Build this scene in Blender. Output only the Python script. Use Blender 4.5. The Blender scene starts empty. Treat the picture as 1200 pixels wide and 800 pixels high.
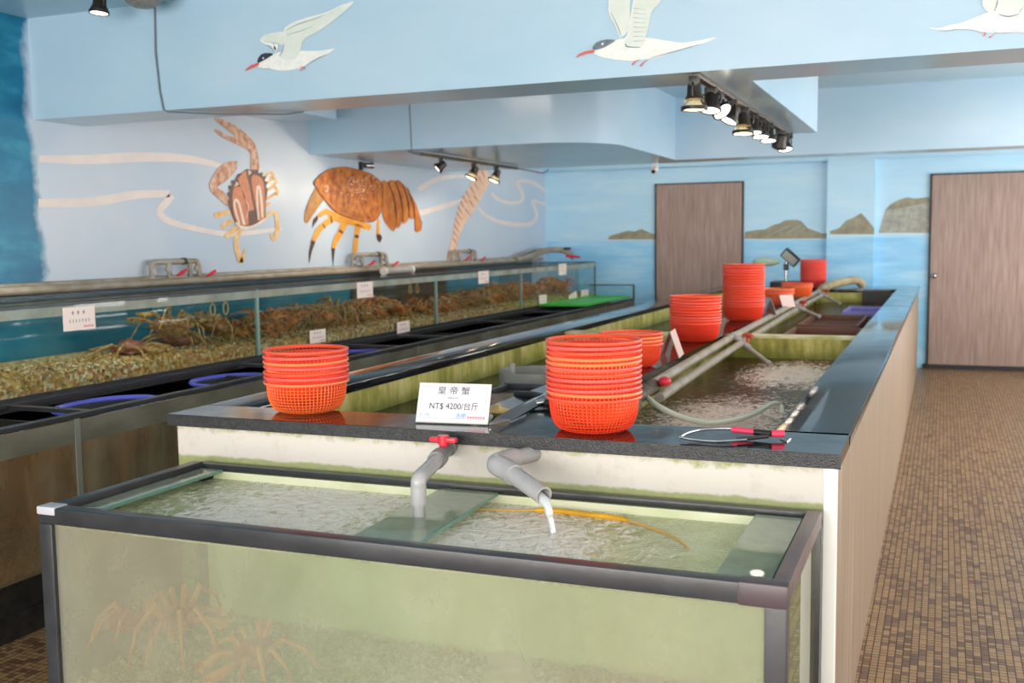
import bpy, bmesh, math, random
from mathutils import Vector, Matrix
random.seed(7)
col = bpy.context.scene.collection
# ------------------------------------------------------------------ camera (real-world metres; x right, y deep, z up)
YAW, PIT, ROL, F = -0.386858711, -0.0953819014, -0.0136195453, 1242.83792
CAM = Vector((0, 0, 1.5))
_f = Vector((math.sin(YAW)*math.cos(PIT), math.cos(YAW)*math.cos(PIT), math.sin(PIT)))
_r = Vector((math.cos(YAW), -math.sin(YAW), 0)); _u = _r.cross(_f)
RR = math.cos(ROL)*_r + math.sin(ROL)*_u
UU = -math.sin(ROL)*_r + math.cos(ROL)*_u
FF = _f
def ray(x, y): return RR*((x-600)/F) - UU*((y-400)/F) + FF
def onz(x, y, z): d = ray(x, y); return CAM + d*((z-CAM.z)/d.z)
def onx(x, y, X): d = ray(x, y); return CAM + d*(X/d.x)
def ony(x, y, Y): d = ray(x, y); return CAM + d*(Y/d.y)
cd = bpy.data.cameras.new('camera'); co = bpy.data.objects.new('camera', cd); col.objects.link(co)
co.matrix_world = Matrix(((RR.x, UU.x, -FF.x, CAM.x), (RR.y, UU.y, -FF.y, CAM.y), (RR.z, UU.z, -FF.z, CAM.z), (0, 0, 0, 1)))
cd.sensor_width = 36; cd.lens = F/1200*36; cd.clip_start = .05
cd.dof.use_dof = True; cd.dof.focus_distance = 3.0; cd.dof.aperture_fstop = 4.5
bpy.context.scene.camera = co

# ------------------------------------------------------------------ materials
def lin(c):
    if isinstance(c, str): c = [int(c[i:i+2], 16) for i in (0, 2, 4)]
    o = []
    for v in c:
        v /= 255
        o.append(v/12.92 if v <= .04045 else ((v+.055)/1.055)**2.4)
    return (*o, 1)
class NT:
    def __init__(s, name):
        s.m = bpy.data.materials.new(name); s.m.use_nodes = True; s.t = s.m.node_tree; s.t.nodes.clear()
        s.out = s.n('ShaderNodeOutputMaterial')
    def n(s, typ, **k):
        nd = s.t.nodes.new(typ)
        for a, b in k.items(): setattr(nd, a, b)
        return nd
    def put(s, sock, v):
        if v is None: return
        if hasattr(v, 'is_output') or hasattr(v, 'links'): s.t.links.new(v, sock)
        else: sock.default_value = v
    def math(s, op, a, b=0.0, c=None, clamp=False):
        nd = s.n('ShaderNodeMath', operation=op, use_clamp=clamp); s.put(nd.inputs[0], a); s.put(nd.inputs[1], b)
        if c is not None: s.put(nd.inputs[2], c)
        return nd.outputs[0]
    def coord(s, scale=(1, 1, 1), kind='Object', loc=(0, 0, 0)):
        tc = s.n('ShaderNodeTexCoord'); mp = s.n('ShaderNodeMapping')
        s.t.links.new(tc.outputs[kind], mp.inputs[0]); mp.inputs['Scale'].default_value = scale; mp.inputs['Location'].default_value = loc
        return mp.outputs[0]
    def pos(s):
        g = s.n('ShaderNodeNewGeometry'); x = s.n('ShaderNodeSeparateXYZ'); s.t.links.new(g.outputs['Position'], x.inputs[0])
        return x.outputs
    def noise(s, vec, scale, detail=3, rough=.55, dist=0):
        nd = s.n('ShaderNodeTexNoise'); s.put(nd.inputs['Vector'], vec); nd.inputs['Scale'].default_value = scale
        nd.inputs['Detail'].default_value = detail; nd.inputs['Roughness'].default_value = rough; nd.inputs['Distortion'].default_value = dist
        return nd.outputs['Fac']
    def vor(s, vec, scale, out='Distance', feat='F1'):
        nd = s.n('ShaderNodeTexVoronoi', feature=feat); s.put(nd.inputs['Vector'], vec); nd.inputs['Scale'].default_value = scale
        return nd.outputs[out]
    def ramp(s, fac, stops):
        nd = s.n('ShaderNodeValToRGB'); s.put(nd.inputs[0], fac); cr = nd.color_ramp
        while len(cr.elements) < len(stops): cr.elements.new(.5)
        for e, (p, c) in zip(cr.elements, stops):
            e.position = p; e.color = c if len(c) == 4 and not isinstance(c, str) else lin(c)
        return nd.outputs[0]
    def step(s, v, lo, hi):
        nd = s.n('ShaderNodeMapRange'); nd.clamp = True; s.put(nd.inputs[0], v)
        nd.inputs[1].default_value = lo; nd.inputs[2].default_value = hi; return nd.outputs[0]
    def mix(s, fac, a, b, bt='MIX'):
        nd = s.n('ShaderNodeMix', data_type='RGBA', blend_type=bt); s.put(nd.inputs[0], fac)
        s.put(nd.inputs[6], lin(a) if isinstance(a, str) else a); s.put(nd.inputs[7], lin(b) if isinstance(b, str) else b)
        return nd.outputs[2]
    def bump(s, h, strength=.3, dist=.01):
        nd = s.n('ShaderNodeBump'); nd.inputs['Strength'].default_value = strength; nd.inputs['Distance'].default_value = dist
        s.put(nd.inputs['Height'], h); return nd.outputs[0]
    def bsdf(s, color, rough=.5, metal=0, normal=None, spec=.5, coat=0, trans=0, ior=1.45, emit=None, es=0, sub=0):
        b = s.n('ShaderNodeBsdfPrincipled'); s.put(b.inputs['Base Color'], lin(color) if isinstance(color, str) else color)
        s.put(b.inputs['Roughness'], rough); s.put(b.inputs['Metallic'], metal); b.inputs['Specular IOR Level'].default_value = spec
        b.inputs['Coat Weight'].default_value = coat; b.inputs['Coat Roughness'].default_value = .08
        b.inputs['Transmission Weight'].default_value = trans; b.inputs['IOR'].default_value = ior
        if sub: b.inputs['Subsurface Weight'].default_value = sub
        if normal is not None: s.put(b.inputs['Normal'], normal)
        if emit: b.inputs['Emission Color'].default_value = lin(emit); b.inputs['Emission Strength'].default_value = es
        return b.outputs[0]
    def mixs(s, fac, a, b):
        nd = s.n('ShaderNodeMixShader'); s.put(nd.inputs[0], fac); s.t.links.new(a, nd.inputs[1]); s.t.links.new(b, nd.inputs[2]); return nd.outputs[0]
    def done(s, sh): s.t.links.new(sh, s.out.inputs[0]); return s.m
def pm(name, c, rough=.5, metal=0, c2=None, scale=8, st=(1, 1, 1), lo=.35, hi=.65, bump=0, bs=40, spec=.5, coat=0, emit=None, es=0):
    t = NT(name); v = t.coord(st); colr = lin(c); nrm = None
    if c2: colr = t.mix(t.step(t.noise(v, scale, 5), lo, hi), c, c2)
    if bump: nrm = t.bump(t.noise(v, bs, 4), bump)
    return t.done(t.bsdf(colr, rough, metal, nrm, spec, coat, emit=emit, es=es))
def glass(name, tint='e8f4ef', film=None, amount=0.0, streak=(3, 3, 3), lo=.3, hi=.75, base=0.0, rough=.02, film2=None, fs=2.0):
    t = NT(name); tr = t.n('ShaderNodeBsdfTransparent'); tr.inputs[0].default_value = lin(tint)
    gl = t.n('ShaderNodeBsdfGlossy'); gl.inputs['Roughness'].default_value = rough
    lw = t.n('ShaderNodeLayerWeight'); lw.inputs[0].default_value = .5
    frf = t.math('ADD', t.math('MULTIPLY', t.math('POWER', lw.outputs['Facing'], 5), .9), .04)
    inner = tr.outputs[0]
    if film:
        v = t.coord(streak); nz = t.noise(v, fs, 5, .6)
        cl = t.mix(t.step(t.noise(t.coord((1.3, 1.3, 1.3), loc=(4, 2, 1)), fs*.7, 3), .35, .65), film, film2 or film)
        d = t.n('ShaderNodeBsdfDiffuse'); t.put(d.inputs[0], cl)
        tl = t.n('ShaderNodeBsdfTranslucent'); t.put(tl.inputs[0], cl)
        dd = t.mixs(.35, d.outputs[0], tl.outputs[0])
        fac = t.math('ADD', t.math('MULTIPLY', t.step(nz, lo, hi), amount), base, clamp=True)
        inner = t.mixs(fac, tr.outputs[0], dd)
    return t.done(t.mixs(frf, inner, gl.outputs[0]))

m_gran = None
def granite():
    t = NT('black_granite'); v = t.coord()
    sp = t.step(t.vor(v, 160), .0, .35); c = t.mix(sp, '3a3c40', '15171a')
    r = t.math('ADD', t.math('MULTIPLY', t.step(t.noise(v, 7, 5, .6), .42, .62), .10), .05)
    nrm = t.bump(t.noise(v, 22, 4), .06, .004)
    return t.done(t.bsdf(c, r, 0, nrm, .62, .3))
m_gran = granite()
m_gran_edge = pm('granite_edge_wet', '2e3033', .3, c2='17181a', scale=90, bump=.3, bs=220)
def laminate():
    t = NT('beige_laminate'); v = t.coord((1, 7, .25)); n1 = t.noise(v, 2.2, 5, .6)
    c = t.ramp(n1, [(.34, '9a8870'), (.5, '8c7a66'), (.66, 'ab9a88')])
    return t.done(t.bsdf(c, .38, 0, None, .4))
m_lam = laminate()
def plaster():
    t = NT('mossy_white_plaster'); v = t.coord(); P = t.pos(); n1 = t.noise(v, 14, 6, .7); n2 = t.noise(v, 60, 4)
    c = t.mix(t.step(n1, .55, .75), 'cbc5bd', 'bdb6aa')
    top = t.step(t.math('SUBTRACT', P[2], t.math('MULTIPLY', t.math('SUBTRACT', n1, .5), .10)), .885, .905)
    low = t.step(t.math('ADD', P[2], t.math('MULTIPLY', t.math('SUBTRACT', n1, .5), .03)), .808, .800)
    g = t.math('MAXIMUM', top, low); gc = t.mix(n2, '9aa33a', '5c6f2a')
    c = t.mix(t.math('MULTIPLY', g, .75), c, gc)
    return t.done(t.bsdf(c, .6, 0, t.bump(n1, .15)))
m_plast = plaster()
def algae():
    t = NT('algae_concrete'); v = t.coord((1, 1, .5)); P = t.pos(); n1 = t.noise(v, 5, 6, .7); n2 = t.noise(t.coord((8, 8, .8)), 3, 4)
    c = t.ramp(t.math('ADD', t.math('MULTIPLY', n1, .7), t.math('MULTIPLY', n2, .3)), [(.34, '6a6a28'), (.46, '9c9840'), (.56, 'c4bc70'), (.68, 'dcd4a8')])
    g = t.step(t.math('ADD', P[2], t.math('MULTIPLY', n1, .05)), .875, .82)
    c = t.mix(t.math('MULTIPLY', g, .7), c, '65742a')
    return t.done(t.bsdf(c, .55, 0, t.bump(n1, .4)))
m_alg = algae()
m_cream = pm('cream_cement_top', 'd8cfae', .6, c2='a9a767', scale=6, bump=.2)
def floor_mat():
    t = NT('mosaic_floor_tiles'); P = t.pos(); S = .026
    u = t.math('DIVIDE', P[0], S); w = t.math('DIVIDE', P[1], S)
    cu = t.math('FLOOR', u); fu = t.math('FRACT', u)
    off = t.n('ShaderNodeTexWhiteNoise', noise_dimensions='1D'); t.put(off.inputs['W'], cu)
    w2 = t.math('ADD', w, t.math('FLOOR', t.math('MULTIPLY', off.outputs['Value'], 4)))
    cw = t.math('FLOOR', w2); fw = t.math('FRACT', w2)
    pairid = t.math('FLOOR', t.math('DIVIDE', cw, 2)); ph = t.math('FRACT', t.math('DIVIDE', cw, 2))  # 0 or .5
    cmb = t.n('ShaderNodeCombineXYZ'); t.put(cmb.inputs[0], cu); t.put(cmb.inputs[1], pairid)
    wn = t.n('ShaderNodeTexWhiteNoise', noise_dimensions='3D'); t.put(wn.inputs['Vector'], cmb.outputs[0])
    single = t.math('GREATER_THAN', wn.outputs['Value'], .45)
    idy = t.math('ADD', pairid, t.math('MULTIPLY', single, ph))
    c2 = t.n('ShaderNodeCombineXYZ'); t.put(c2.inputs[0], cu); t.put(c2.inputs[1], idy); c2.inputs[2].default_value = 5.3
    wn2 = t.n('ShaderNodeTexWhiteNoise', noise_dimensions='3D'); t.put(wn2.inputs['Vector'], c2.outputs[0])
    lf = t.math('SUBTRACT', t.math('MULTIPLY', t.math('ADD', ph, t.math('MULTIPLY', fw, .5)), 2), 0)   # 0..2 inside the pair
    e1 = t.math('MINIMUM', fw, t.math('SUBTRACT', 1, fw)); e2 = t.math('MINIMUM', lf, t.math('SUBTRACT', 2, lf))
    ey = t.math('ADD', t.math('MULTIPLY', single, e1), t.math('MULTIPLY', t.math('SUBTRACT', 1, single), e2))
    ex = t.math('MINIMUM', fu, t.math('SUBTRACT', 1, fu)); e = t.math('MINIMUM', ex, ey)
    tile = t.step(e, .05, .11)
    tc = t.ramp(wn2.outputs['Value'], [(0, '664933'), (.24, '73543c'), (.32, '94754f'), (.6, 'a08058'), (.85, '987854'), (1, '8e704e')])
    c = t.mix(tile, '4a3528', tc)
    return t.done(t.bsdf(c, t.math('SUBTRACT', .62, t.math('MULTIPLY', tile, .3)), 0, t.bump(tile, .25, .002)))
m_floor = floor_mat()
def wall_left_mat():
    t = NT('left_wall_mural_paint'); P = t.pos(); v = t.coord(); n1 = t.noise(v, 2.5, 5, .65); n2 = t.noise(t.coord((1, 1, 2.5)), 3, 5)
    edge = t.math('ADD', P[1], t.math('MULTIPLY', t.math('SUBTRACT', n1, .5), .25))
    k = t.step(edge, 4.50, 4.56)
    teal = t.ramp(n2, [(.3, '0b6488'), (.5, '12759a'), (.75, '3f9ab4')])
    pale = t.mix(t.step(t.noise(v, 1.1, 3), .35, .65), 'b6c8da', 'c4d0dc')
    return t.done(t.bsdf(t.mix(k, teal, pale), .33, 0, t.bump(n1, .03), .4))
m_wl = wall_left_mat()
def wall_back_mat():
    t = NT('back_wall_sea_mural_paint'); P = t.pos(); n1 = t.noise(t.coord((1, 1, 6)), 1.6, 5, .6)
    k = t.step(P[2], 1.47, 1.48)
    sea = t.ramp(n1, [(.3, '8cccf4'), (.5, '9ed8fa'), (.7, 'bce4fc')]); sky = t.ramp(n1, [(.3, 'b2def6'), (.6, 'bee4f8'), (.8, 'cdeafa')])
    return t.done(t.bsdf(t.mix(k, sea, sky), .4, 0, None, .35))
m_wb = wall_back_mat()
def beam_mat():
    t = NT('pale_blue_gloss_paint'); v = t.coord((1, 1, 2)); n1 = t.noise(v, .9, 4)
    c = t.mix(t.step(n1, .35, .7), 'a8c9de', 'b8d1e2')
    return t.done(t.bsdf(c, .22, 0, t.bump(t.noise(t.coord(), 3, 3), .04, .02), .6))
m_beam = beam_mat()
m_ceil = pm('blue_ceiling_paint', 'a8c6d4', .3)
m_inner = pm('cream_wall_paint', 'ead9c4', .6)
def door_mat():
    t = NT('brown_wood_laminate'); n1 = t.noise(t.coord((22, 22, 1.2)), 2, 5, .6)
    c = t.ramp(n1, [(.3, '8a7468'), (.5, '9f887e'), (.7, 'b09a90')])
    return t.done(t.bsdf(c, .42, 0, None, .45))
m_door = door_mat()
m_dark = pm('dark_rubber', '26282a', .5)
m_frame = pm('black_tank_frame', '2b2d31', .3, c2='36383c', scale=14, bump=.04)
m_framep = pm('brown_black_corner_cap', '4a3f44', .35)
m_pvc = pm('grey_pvc', '9a9a9c', .35, c2='a8a6a6', scale=10)
m_pvcold = pm('stained_grey_pvc', 'a39d94', .4, c2='8a8069', scale=9)
m_pvcy = pm('yellowed_pvc', 'bfae88', .4, c2='8c8266', scale=6)
m_redval = pm('red_valve_plastic', 'd2283c', .35)
m_orv = pm('faded_red_valve', 'c4503c', .45)
m_rust = pm('corroded_metal', '6d6350', .6, metal=.3, c2='3f3a34', scale=40, bump=.6)
m_white = pm('white_plastic', 'dcdad8', .4)
m_card = pm('pinkish_white_card', 'eedfd8', .5)
m_ink = pm('grey_ink', '34363c', .6)
m_inkg = pm('faded_grey_ink', '9a989c', .6)
m_inkb = pm('blue_ink', '6fa6e0', .6)
m_inkr = pm('red_ink', 'ec7f86', .6)
m_red = pm('crimson_ink', 'd2304a', .6)
m_acr = glass('clear_acrylic', 'f6f8f8')
m_glass = glass('clear_tank_glass', 'f7fcfa')
m_glassedge = pm('green_glass_edge', '5f8a7c', .1, spec=.8)
m_glassfront = glass('front_tank_glass', 'dfe9d6', film='e8e8d6', film2='dcd2c2', amount=.16, base=.19, fs=1.6, streak=(1.5, 1, 1))
m_glassside = glass('side_tank_glass_film', 'dfe9d6', film='c6c69c', film2='b2b088', amount=.2, base=.25, fs=2)
m_glassupper = glass('upper_tank_glass', 'f5fbfa', film='c9c4a2', film2='9fae90', amount=.08, base=0, lo=.5, hi=.8, streak=(2, 1, 3))
m_glasslower = glass('grimy_lower_tank_glass', 'e4e0d4', film='b0a284', film2='b07c50', amount=.5, base=.35, lo=.35, hi=.75, streak=(1, 2.2, .7), fs=2.5)
m_scum_sheen = glass('scum_and_reflection_film', 'f4f8f6', film='cfd4cb', film2='b9bfae', amount=.35, base=.5, streak=(1, 1, 1), fs=5)
m_scum2 = glass('grey_sediment_film', 'c9c9c0', film='a8a698', film2='8f8c7c', amount=.3, base=.6, streak=(1, 1, 3), fs=3)
m_brace = glass('cloudy_glass_strip', 'dfeae0', film='d6dcc8', film2='cfd6c4', amount=.2, base=.36, fs=4)
m_teal = pm('deep_teal_back_panel', '1a7f9c', .35, c2='10698a', scale=3)
m_brownp = pm('brown_tank_panel', '5b3a26', .6, c2='3d3a30', scale=5)
m_black = pm('black_tank_base', '1b1d1f', .4, c2='2e2c28', scale=20, bump=.3)
m_green = pm('green_plastic_tray', '3fb83a', .4)
m_blue = pm('blue_plastic_rim', '5860c8', .35)
m_blued = pm('dark_basket_mesh', '16181c', .5)
m_grav = None
def gravel_mat(name, cols, sc=55):
    t = NT(name); v = t.coord(); vc = t.n('ShaderNodeSeparateColor'); t.put(vc.inputs[0], t.vor(v, sc, 'Color'))
    c = t.ramp(vc.outputs[0], [(i/(len(cols)-1), k) for i, k in enumerate(cols)])
    big = t.noise(v, 3, 3)
    c = t.mix(t.step(big, .35, .65), c, t.mix(.5, c, 'b88a30'), 'MIX')
    return t.done(t.bsdf(c, .6, 0, t.bump(t.vor(v, sc), .6)))
m_grav = gravel_mat('mixed_gravel', ['4f4430', 'b88c4c', 'b86248', 'e8c880', '7a6a48', 'f4e8cc', 'd8ac58'])
m_gravw = gravel_mat('pale_gravel', ['cfc9b6', 'b4b09c', 'e0dccc', 'c2b89a', 'd8d4c6'], 40)
def rnd_paint(name, stops, rough=.5, sc=20, bump=.2):
    t = NT(name); n1 = t.noise(t.coord(), sc, 5, .65); return t.done(t.bsdf(t.ramp(n1, stops), rough, 0, t.bump(n1, bump)))
m_crab = rnd_paint('tan_brown_crab_shell', [(.32, '54301f'), (.48, '9a6a40'), (.58, 'b08a54'), (.72, 'd2b878')], .5, 42)
m_crableg = rnd_paint('yellow_brown_crab_leg', [(.32, '6a4528'), (.5, 'a88048'), (.7, 'd2b878')], .5, 34)
m_crab2 = rnd_paint('orange_crab_shell', [(.3, '8a4522'), (.5, 'c47638'), (.7, 'dba25c')], .5, 12)
m_kred = rnd_paint('red_king_crab_shell', [(.3, '8e2a22'), (.5, 'c04a38'), (.7, 'd8826a')], .5, 25)
m_korg = rnd_paint('orange_king_crab_leg', [(.3, 'cf5a30'), (.5, 'ea7f48'), (.7, 'f0a878')], .5, 12)
def plastic(name, c):
    t = NT(name); return t.done(t.bsdf(c, .33, 0, None, .5, sub=0))
m_bk = [plastic('red_orange_plastic', 'ee4428'), plastic('orange_plastic', 'f6743a'), plastic('coral_red_plastic', 'f04c44')]
def water(name, base, foam_glint, fmin, fmax, bumpsc=18, bs=.25, transp=.3, rough=.04, spots=(), dark=None, ftint='fff2e6'):
    t = NT(name); v = t.coord((1, 1, 1)); P = t.pos()
    n1 = t.noise(t.coord((1, 1.2, 1)), bumpsc, 4, .6, .6); n2 = t.noise(v, 90, 3, .6); n3 = t.noise(v, 4, 4)
    nrm = t.bump(t.math('ADD', n1, t.math('MULTIPLY', n2, .15)), bs, .02)
    base_c = t.mix(t.step(n3, .4, .65), base, dark or base)
    d = t.bsdf(base_c, rough, 0, nrm, .5, ior=1.33)
    tr = t.n('ShaderNodeBsdfTransparent'); tr.inputs[0].default_value = lin(base)
    body = t.mixs(transp, d, tr.outputs[0])
    if foam_glint:
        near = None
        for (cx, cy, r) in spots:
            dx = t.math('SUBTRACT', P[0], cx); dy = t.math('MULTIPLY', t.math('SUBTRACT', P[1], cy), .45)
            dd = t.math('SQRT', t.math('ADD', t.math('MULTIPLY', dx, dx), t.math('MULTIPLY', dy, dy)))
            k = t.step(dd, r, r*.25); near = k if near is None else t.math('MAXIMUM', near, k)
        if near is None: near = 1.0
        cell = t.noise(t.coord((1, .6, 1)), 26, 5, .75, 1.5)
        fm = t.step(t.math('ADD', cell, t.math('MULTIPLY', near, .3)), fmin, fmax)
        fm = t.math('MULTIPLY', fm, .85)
        fb = t.bsdf(foam_glint, .35, 0, nrm, .5)
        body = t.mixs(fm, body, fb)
    return t.done(body)
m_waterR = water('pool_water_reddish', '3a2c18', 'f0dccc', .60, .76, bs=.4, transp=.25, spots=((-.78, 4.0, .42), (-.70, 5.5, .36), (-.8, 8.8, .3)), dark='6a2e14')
m_waterL = water('pool_water_dark', '2c2a18', None, 0, 0, bs=.2, transp=.25)
m_waterF = water('murky_green_tank_water', 'e6e8cc', 'fff4ea', .60, .76, bs=1.0, transp=.35, rough=.04, spots=((-1.68, 2.42, .55), (-1.02, 2.30, .42)), dark='ccce9e')  # pale patches: part foam, part painted reflections on the ripples
m_waterD = water('still_dark_water', '24281f', None, 0, 0, bs=.1, transp=.3)
m_waterU = water('clear_tank_water', 'fafdfc', None, 0, 0, bs=.1, transp=.95)
m_hose = pm('milky_hose', 'd4d2c0', .25)
m_yellow = pm('yellow_hose', 'e8ac12', .35, c2='d09a20', scale=15)
m_tan = pm('tan_hose', 'c8a25e', .4)
m_lampb = pm('black_lamp_housing', '24211f', .4)
m_lampg = glass('lamp_glass_shade', 'fff4dc', rough=.08)
m_lens = pm('lit_lamp_lens', 'fff0d0', .4, emit='ffdfae', es=16)
m_lensw = pm('lit_cool_lamp_lens', 'ffffff', .4, emit='fff3e0', es=7)
m_metal = pm('brushed_steel', 'b8b8ba', .25, metal=1)
m_track = pm('grey_bronze_track', '5a5248', .35, metal=.5)
m_wood = pm('worn_cutting_board', '8a6f50', .6, c2='5d4a38', scale=14, st=(1, 6, 1))
m_pink = pm('pink_rubber_grip', 'dc3a5c', .45)
m_browntray = pm('brown_plastic_crate', '6e4634', .5)
m_purple = pm('purple_plastic', '8c84cc', .4)
m_alu = pm('white_corner_trim', 'eeeeea', .35)
m_wire = pm('grey_cable', '6a6f78', .5)
m_ripple = pm('clear_water_jet', 'e8f0f2', .05)
def jet():
    t = NT('water_jet'); g = t.n('ShaderNodeBsdfGlossy'); g.inputs['Roughness'].default_value = .1
    tr = t.n('ShaderNodeBsdfTransparent'); d = t.bsdf('f4f8f8', .1)
    return t.done(t.mixs(.5, t.mixs(.5, tr.outputs[0], g.outputs[0]), d))
m_jet = jet()
# mural paints
def paint(name, a, b=None, sc=30): return rnd_paint(name, [(.35, a), (.65, b or a)], .5, sc, 0)
p_white = paint('white_feather_paint', 'f0f2ee', 'e2e6e2'); p_wing = paint('grey_green_wing_paint', 'd2ddd4', 'e0e6e0', 9)
p_bill = paint('red_bill_paint', 'd8605a'); p_cap = paint('black_cap_paint', '2c3844'); p_capg = paint('grey_cap_paint', '7a8a94', '5c6a76')
p_cara = paint('dark_brown_paint', '6b4a42', '543a36'); p_or = paint('rust_orange_paint', 'c0704e', 'd08a66'); p_orw = paint('cream_paint', 'ecdccc', 'e0ccba')
p_claw = paint('rust_mottled_claw_paint', 'a8603e', 'e0c0a8', 16); p_leg = paint('ochre_leg_paint', 'd8a45e', 'ecd0a0', 12)
p_lob = paint('burnt_orange_shell_paint', '8a3c12', 'd08438', 16); p_lobd = paint('dark_shell_edge_paint', '5a2a18'); p_tail = paint('orange_tail_paint', 'b8601e', 'd08638', 12)
p_ylw = paint('golden_leg_paint', 'd89028', 'e8a840', 8); p_tip = paint('dark_claw_tip_paint', '4a2e26'); p_ant = paint('olive_orange_paint', 'b88a4a', 'a06a38', 12)
p_wave = paint('cream_wave_paint', 'e6dcd6', 'dcd4d4', 5); p_stalk = paint('peach_feeler_paint', 'e8bc98', 'eed0ba', 10); p_slash = paint('dark_red_slash_paint', '9a5848')
p_isl = paint('khaki_island_paint', 'a39f86', '8a8670', 9); p_islg = paint('grey_cliff_paint', '8e9089', 'b2b4a8', 12); p_foam = paint('white_surf_paint', 'dcebf4')

# ------------------------------------------------------------------ mesh building
class MB:
    def __init__(s): s.v = []; s.f = []
    def add(s, vs, fs):
        o = len(s.v); s.v += [tuple(v) for v in vs]; s.f += [tuple(i+o for i in f) for f in fs]; return s
    def box(s, x0, x1, y0, y1, z0, z1, b=0):
        if b:
            bm = bmesh.new(); bmesh.ops.create_cube(bm, size=1)
            for v in bm.verts: v.co = Vector(((x0+x1)/2+v.co.x*(x1-x0), (y0+y1)/2+v.co.y*(y1-y0), (z0+z1)/2+v.co.z*(z1-z0)))
            bmesh.ops.bevel(bm, geom=bm.edges[:], offset=b, segments=2, affect='EDGES', profile=.6)
            bm.verts.index_update(); s.add([v.co.copy() for v in bm.verts], [[v.index for v in f.verts] for f in bm.faces]); bm.free(); return s
        return s.add([(x0, y0, z0), (x1, y0, z0), (x1, y1, z0), (x0, y1, z0), (x0, y0, z1), (x1, y0, z1), (x1, y1, z1), (x0, y1, z1)],
                     [(0, 3, 2, 1), (4, 5, 6, 7), (0, 1, 5, 4), (1, 2, 6, 5), (2, 3, 7, 6), (3, 0, 4, 7)])
    def tube(s, pts, r, n=10, cap=True, closed=False):
        pts = [Vector(p) for p in pts]; m = len(pts); rr = r if isinstance(r, (list, tuple)) else [r]*m
        vs = []; up = None
        for i, p in enumerate(pts):
            if closed: d = pts[(i+1) % m]-pts[i-1]
            else: d = pts[min(i+1, m-1)]-pts[max(i-1, 0)]
            if d.length < 1e-9: d = Vector((0, 0, 1))
            d.normalize()
            if up is None:
                up = Vector((0, 0, 1)) if abs(d.z) < .9 else Vector((1, 0, 0))
            a = d.cross(up)
            if a.length < 1e-4: a = d.orthogonal()
            a.normalize(); b = a.cross(d); up = b
            for k in range(n):
                t = 2*math.pi*k/n; vs.append(p+(a*math.cos(t)+b*math.sin(t))*rr[i])
        fs = []
        for i in range(m if closed else m-1):
            j = (i+1) % m
            for k in range(n):
                fs.append((i*n+k, i*n+(k+1) % n, j*n+(k+1) % n, j*n+k))
        if cap and not closed: fs.append(tuple(reversed(range(n)))); fs.append(tuple((m-1)*n+k for k in range(n)))
        return s.add(vs, fs)
    def lathe(s, prof, n=32, c=(0, 0, 0), axis=None, closed=False):
        vs = []; fs = []; m = len(prof)
        q = Vector((0, 0, 1)).rotation_difference(Vector(axis).normalized()) if axis is not None else None
        for (r, z) in prof:
            for k in range(n):
                t = 2*math.pi*k/n; p = Vector((r*math.cos(t), r*math.sin(t), z))
                if q: p = q @ p
                vs.append(p+Vector(c))
        for i in range(m if closed else m-1):
            j = (i+1) % m
            for k in range(n): fs.append((i*n+k, i*n+(k+1) % n, j*n+(k+1) % n, j*n+k))
        return s.add(vs, fs)
    def ico(s, c, r, sub=2, sc=(1, 1, 1), jit=0, rng=random):
        bm = bmesh.new(); bmesh.ops.create_icosphere(bm, subdivisions=sub, radius=1); bm.verts.index_update()
        vs = []
        for v in bm.verts:
            k = r*(1+(rng.random()-.5)*jit); vs.append((c[0]+v.co.x*k*sc[0], c[1]+v.co.y*k*sc[1], c[2]+v.co.z*k*sc[2]))
        s.add(vs, [[v.index for v in f.verts] for f in bm.faces]); bm.free(); return s
    def poly(s, pts, nrm, th=.0015):
        # a thin painted shape: a closed plate standing proud of its wall by th
        pts = [Vector(p) for p in pts]; n = Vector(nrm)*th; k = len(pts)
        a = [p+n for p in pts]
        s.add(a+pts, [tuple(range(k))]+[(i, i+k, (i+1) % k+k, (i+1) % k) for i in range(k)]); return s
    def xform(s, M): s.v = [tuple(M @ Vector(v)) for v in s.v]; return s
    def mesh(s, name, mat, off=(0, 0, 0), smooth=True):
        me = bpy.data.meshes.new(name); me.from_pydata([(v[0]-off[0], v[1]-off[1], v[2]-off[2]) for v in s.v], [], s.f); me.update()
        bm = bmesh.new(); bm.from_mesh(me); bmesh.ops.recalc_face_normals(bm, faces=bm.faces[:]); bm.to_mesh(me); bm.free()
        if smooth:
            me.polygons.foreach_set('use_smooth', [True]*len(me.polygons)); me.set_sharp_from_angle(angle=math.radians(38))
        me.materials.append(mat); return me
    def build(s, name, mat, parent=None, loc=None, smooth=True):
        if parent is not None: off = wl(parent)
        else: off = loc or (0, 0, 0)
        o = bpy.data.objects.new(name, s.mesh(name, mat, off, smooth)); col.objects.link(o)
        if parent is not None: o.parent = parent
        else: o.location = off
        return o
def wl(o):
    v = Vector(o.location)
    while o.parent: o = o.parent; v += Vector(o.location)
    return v
def tag(o, label=None, cat=None, group=None, kind=None):
    if label: o['label'] = label
    if cat: o['category'] = cat
    if group: o['group'] = group
    if kind: o['kind'] = kind
    return o
def thing(name, label, cat, loc, group=None):
    o = bpy.data.objects.new(name, None); col.objects.link(o); o.location = loc; o.empty_display_size = .05; return tag(o, label, cat, group)
def struct(name, mb, mat, smooth=False): return tag(mb.build(name, mat, smooth=smooth), kind='structure')
def dup(root, loc, rot=None, label=None, group=None, scale=None):
    r = root.copy(); col.objects.link(r); r.location = loc
    if rot is not None: r.rotation_euler = rot
    if scale: r.scale = (scale,)*3
    if label: r['label'] = label
    if group: r['group'] = group
    for ch in list(root.children):
        c = ch.copy(); col.objects.link(c); c.parent = r
        for g in list(ch.children):
            d = g.copy(); col.objects.link(d); d.parent = c
    return r
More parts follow.
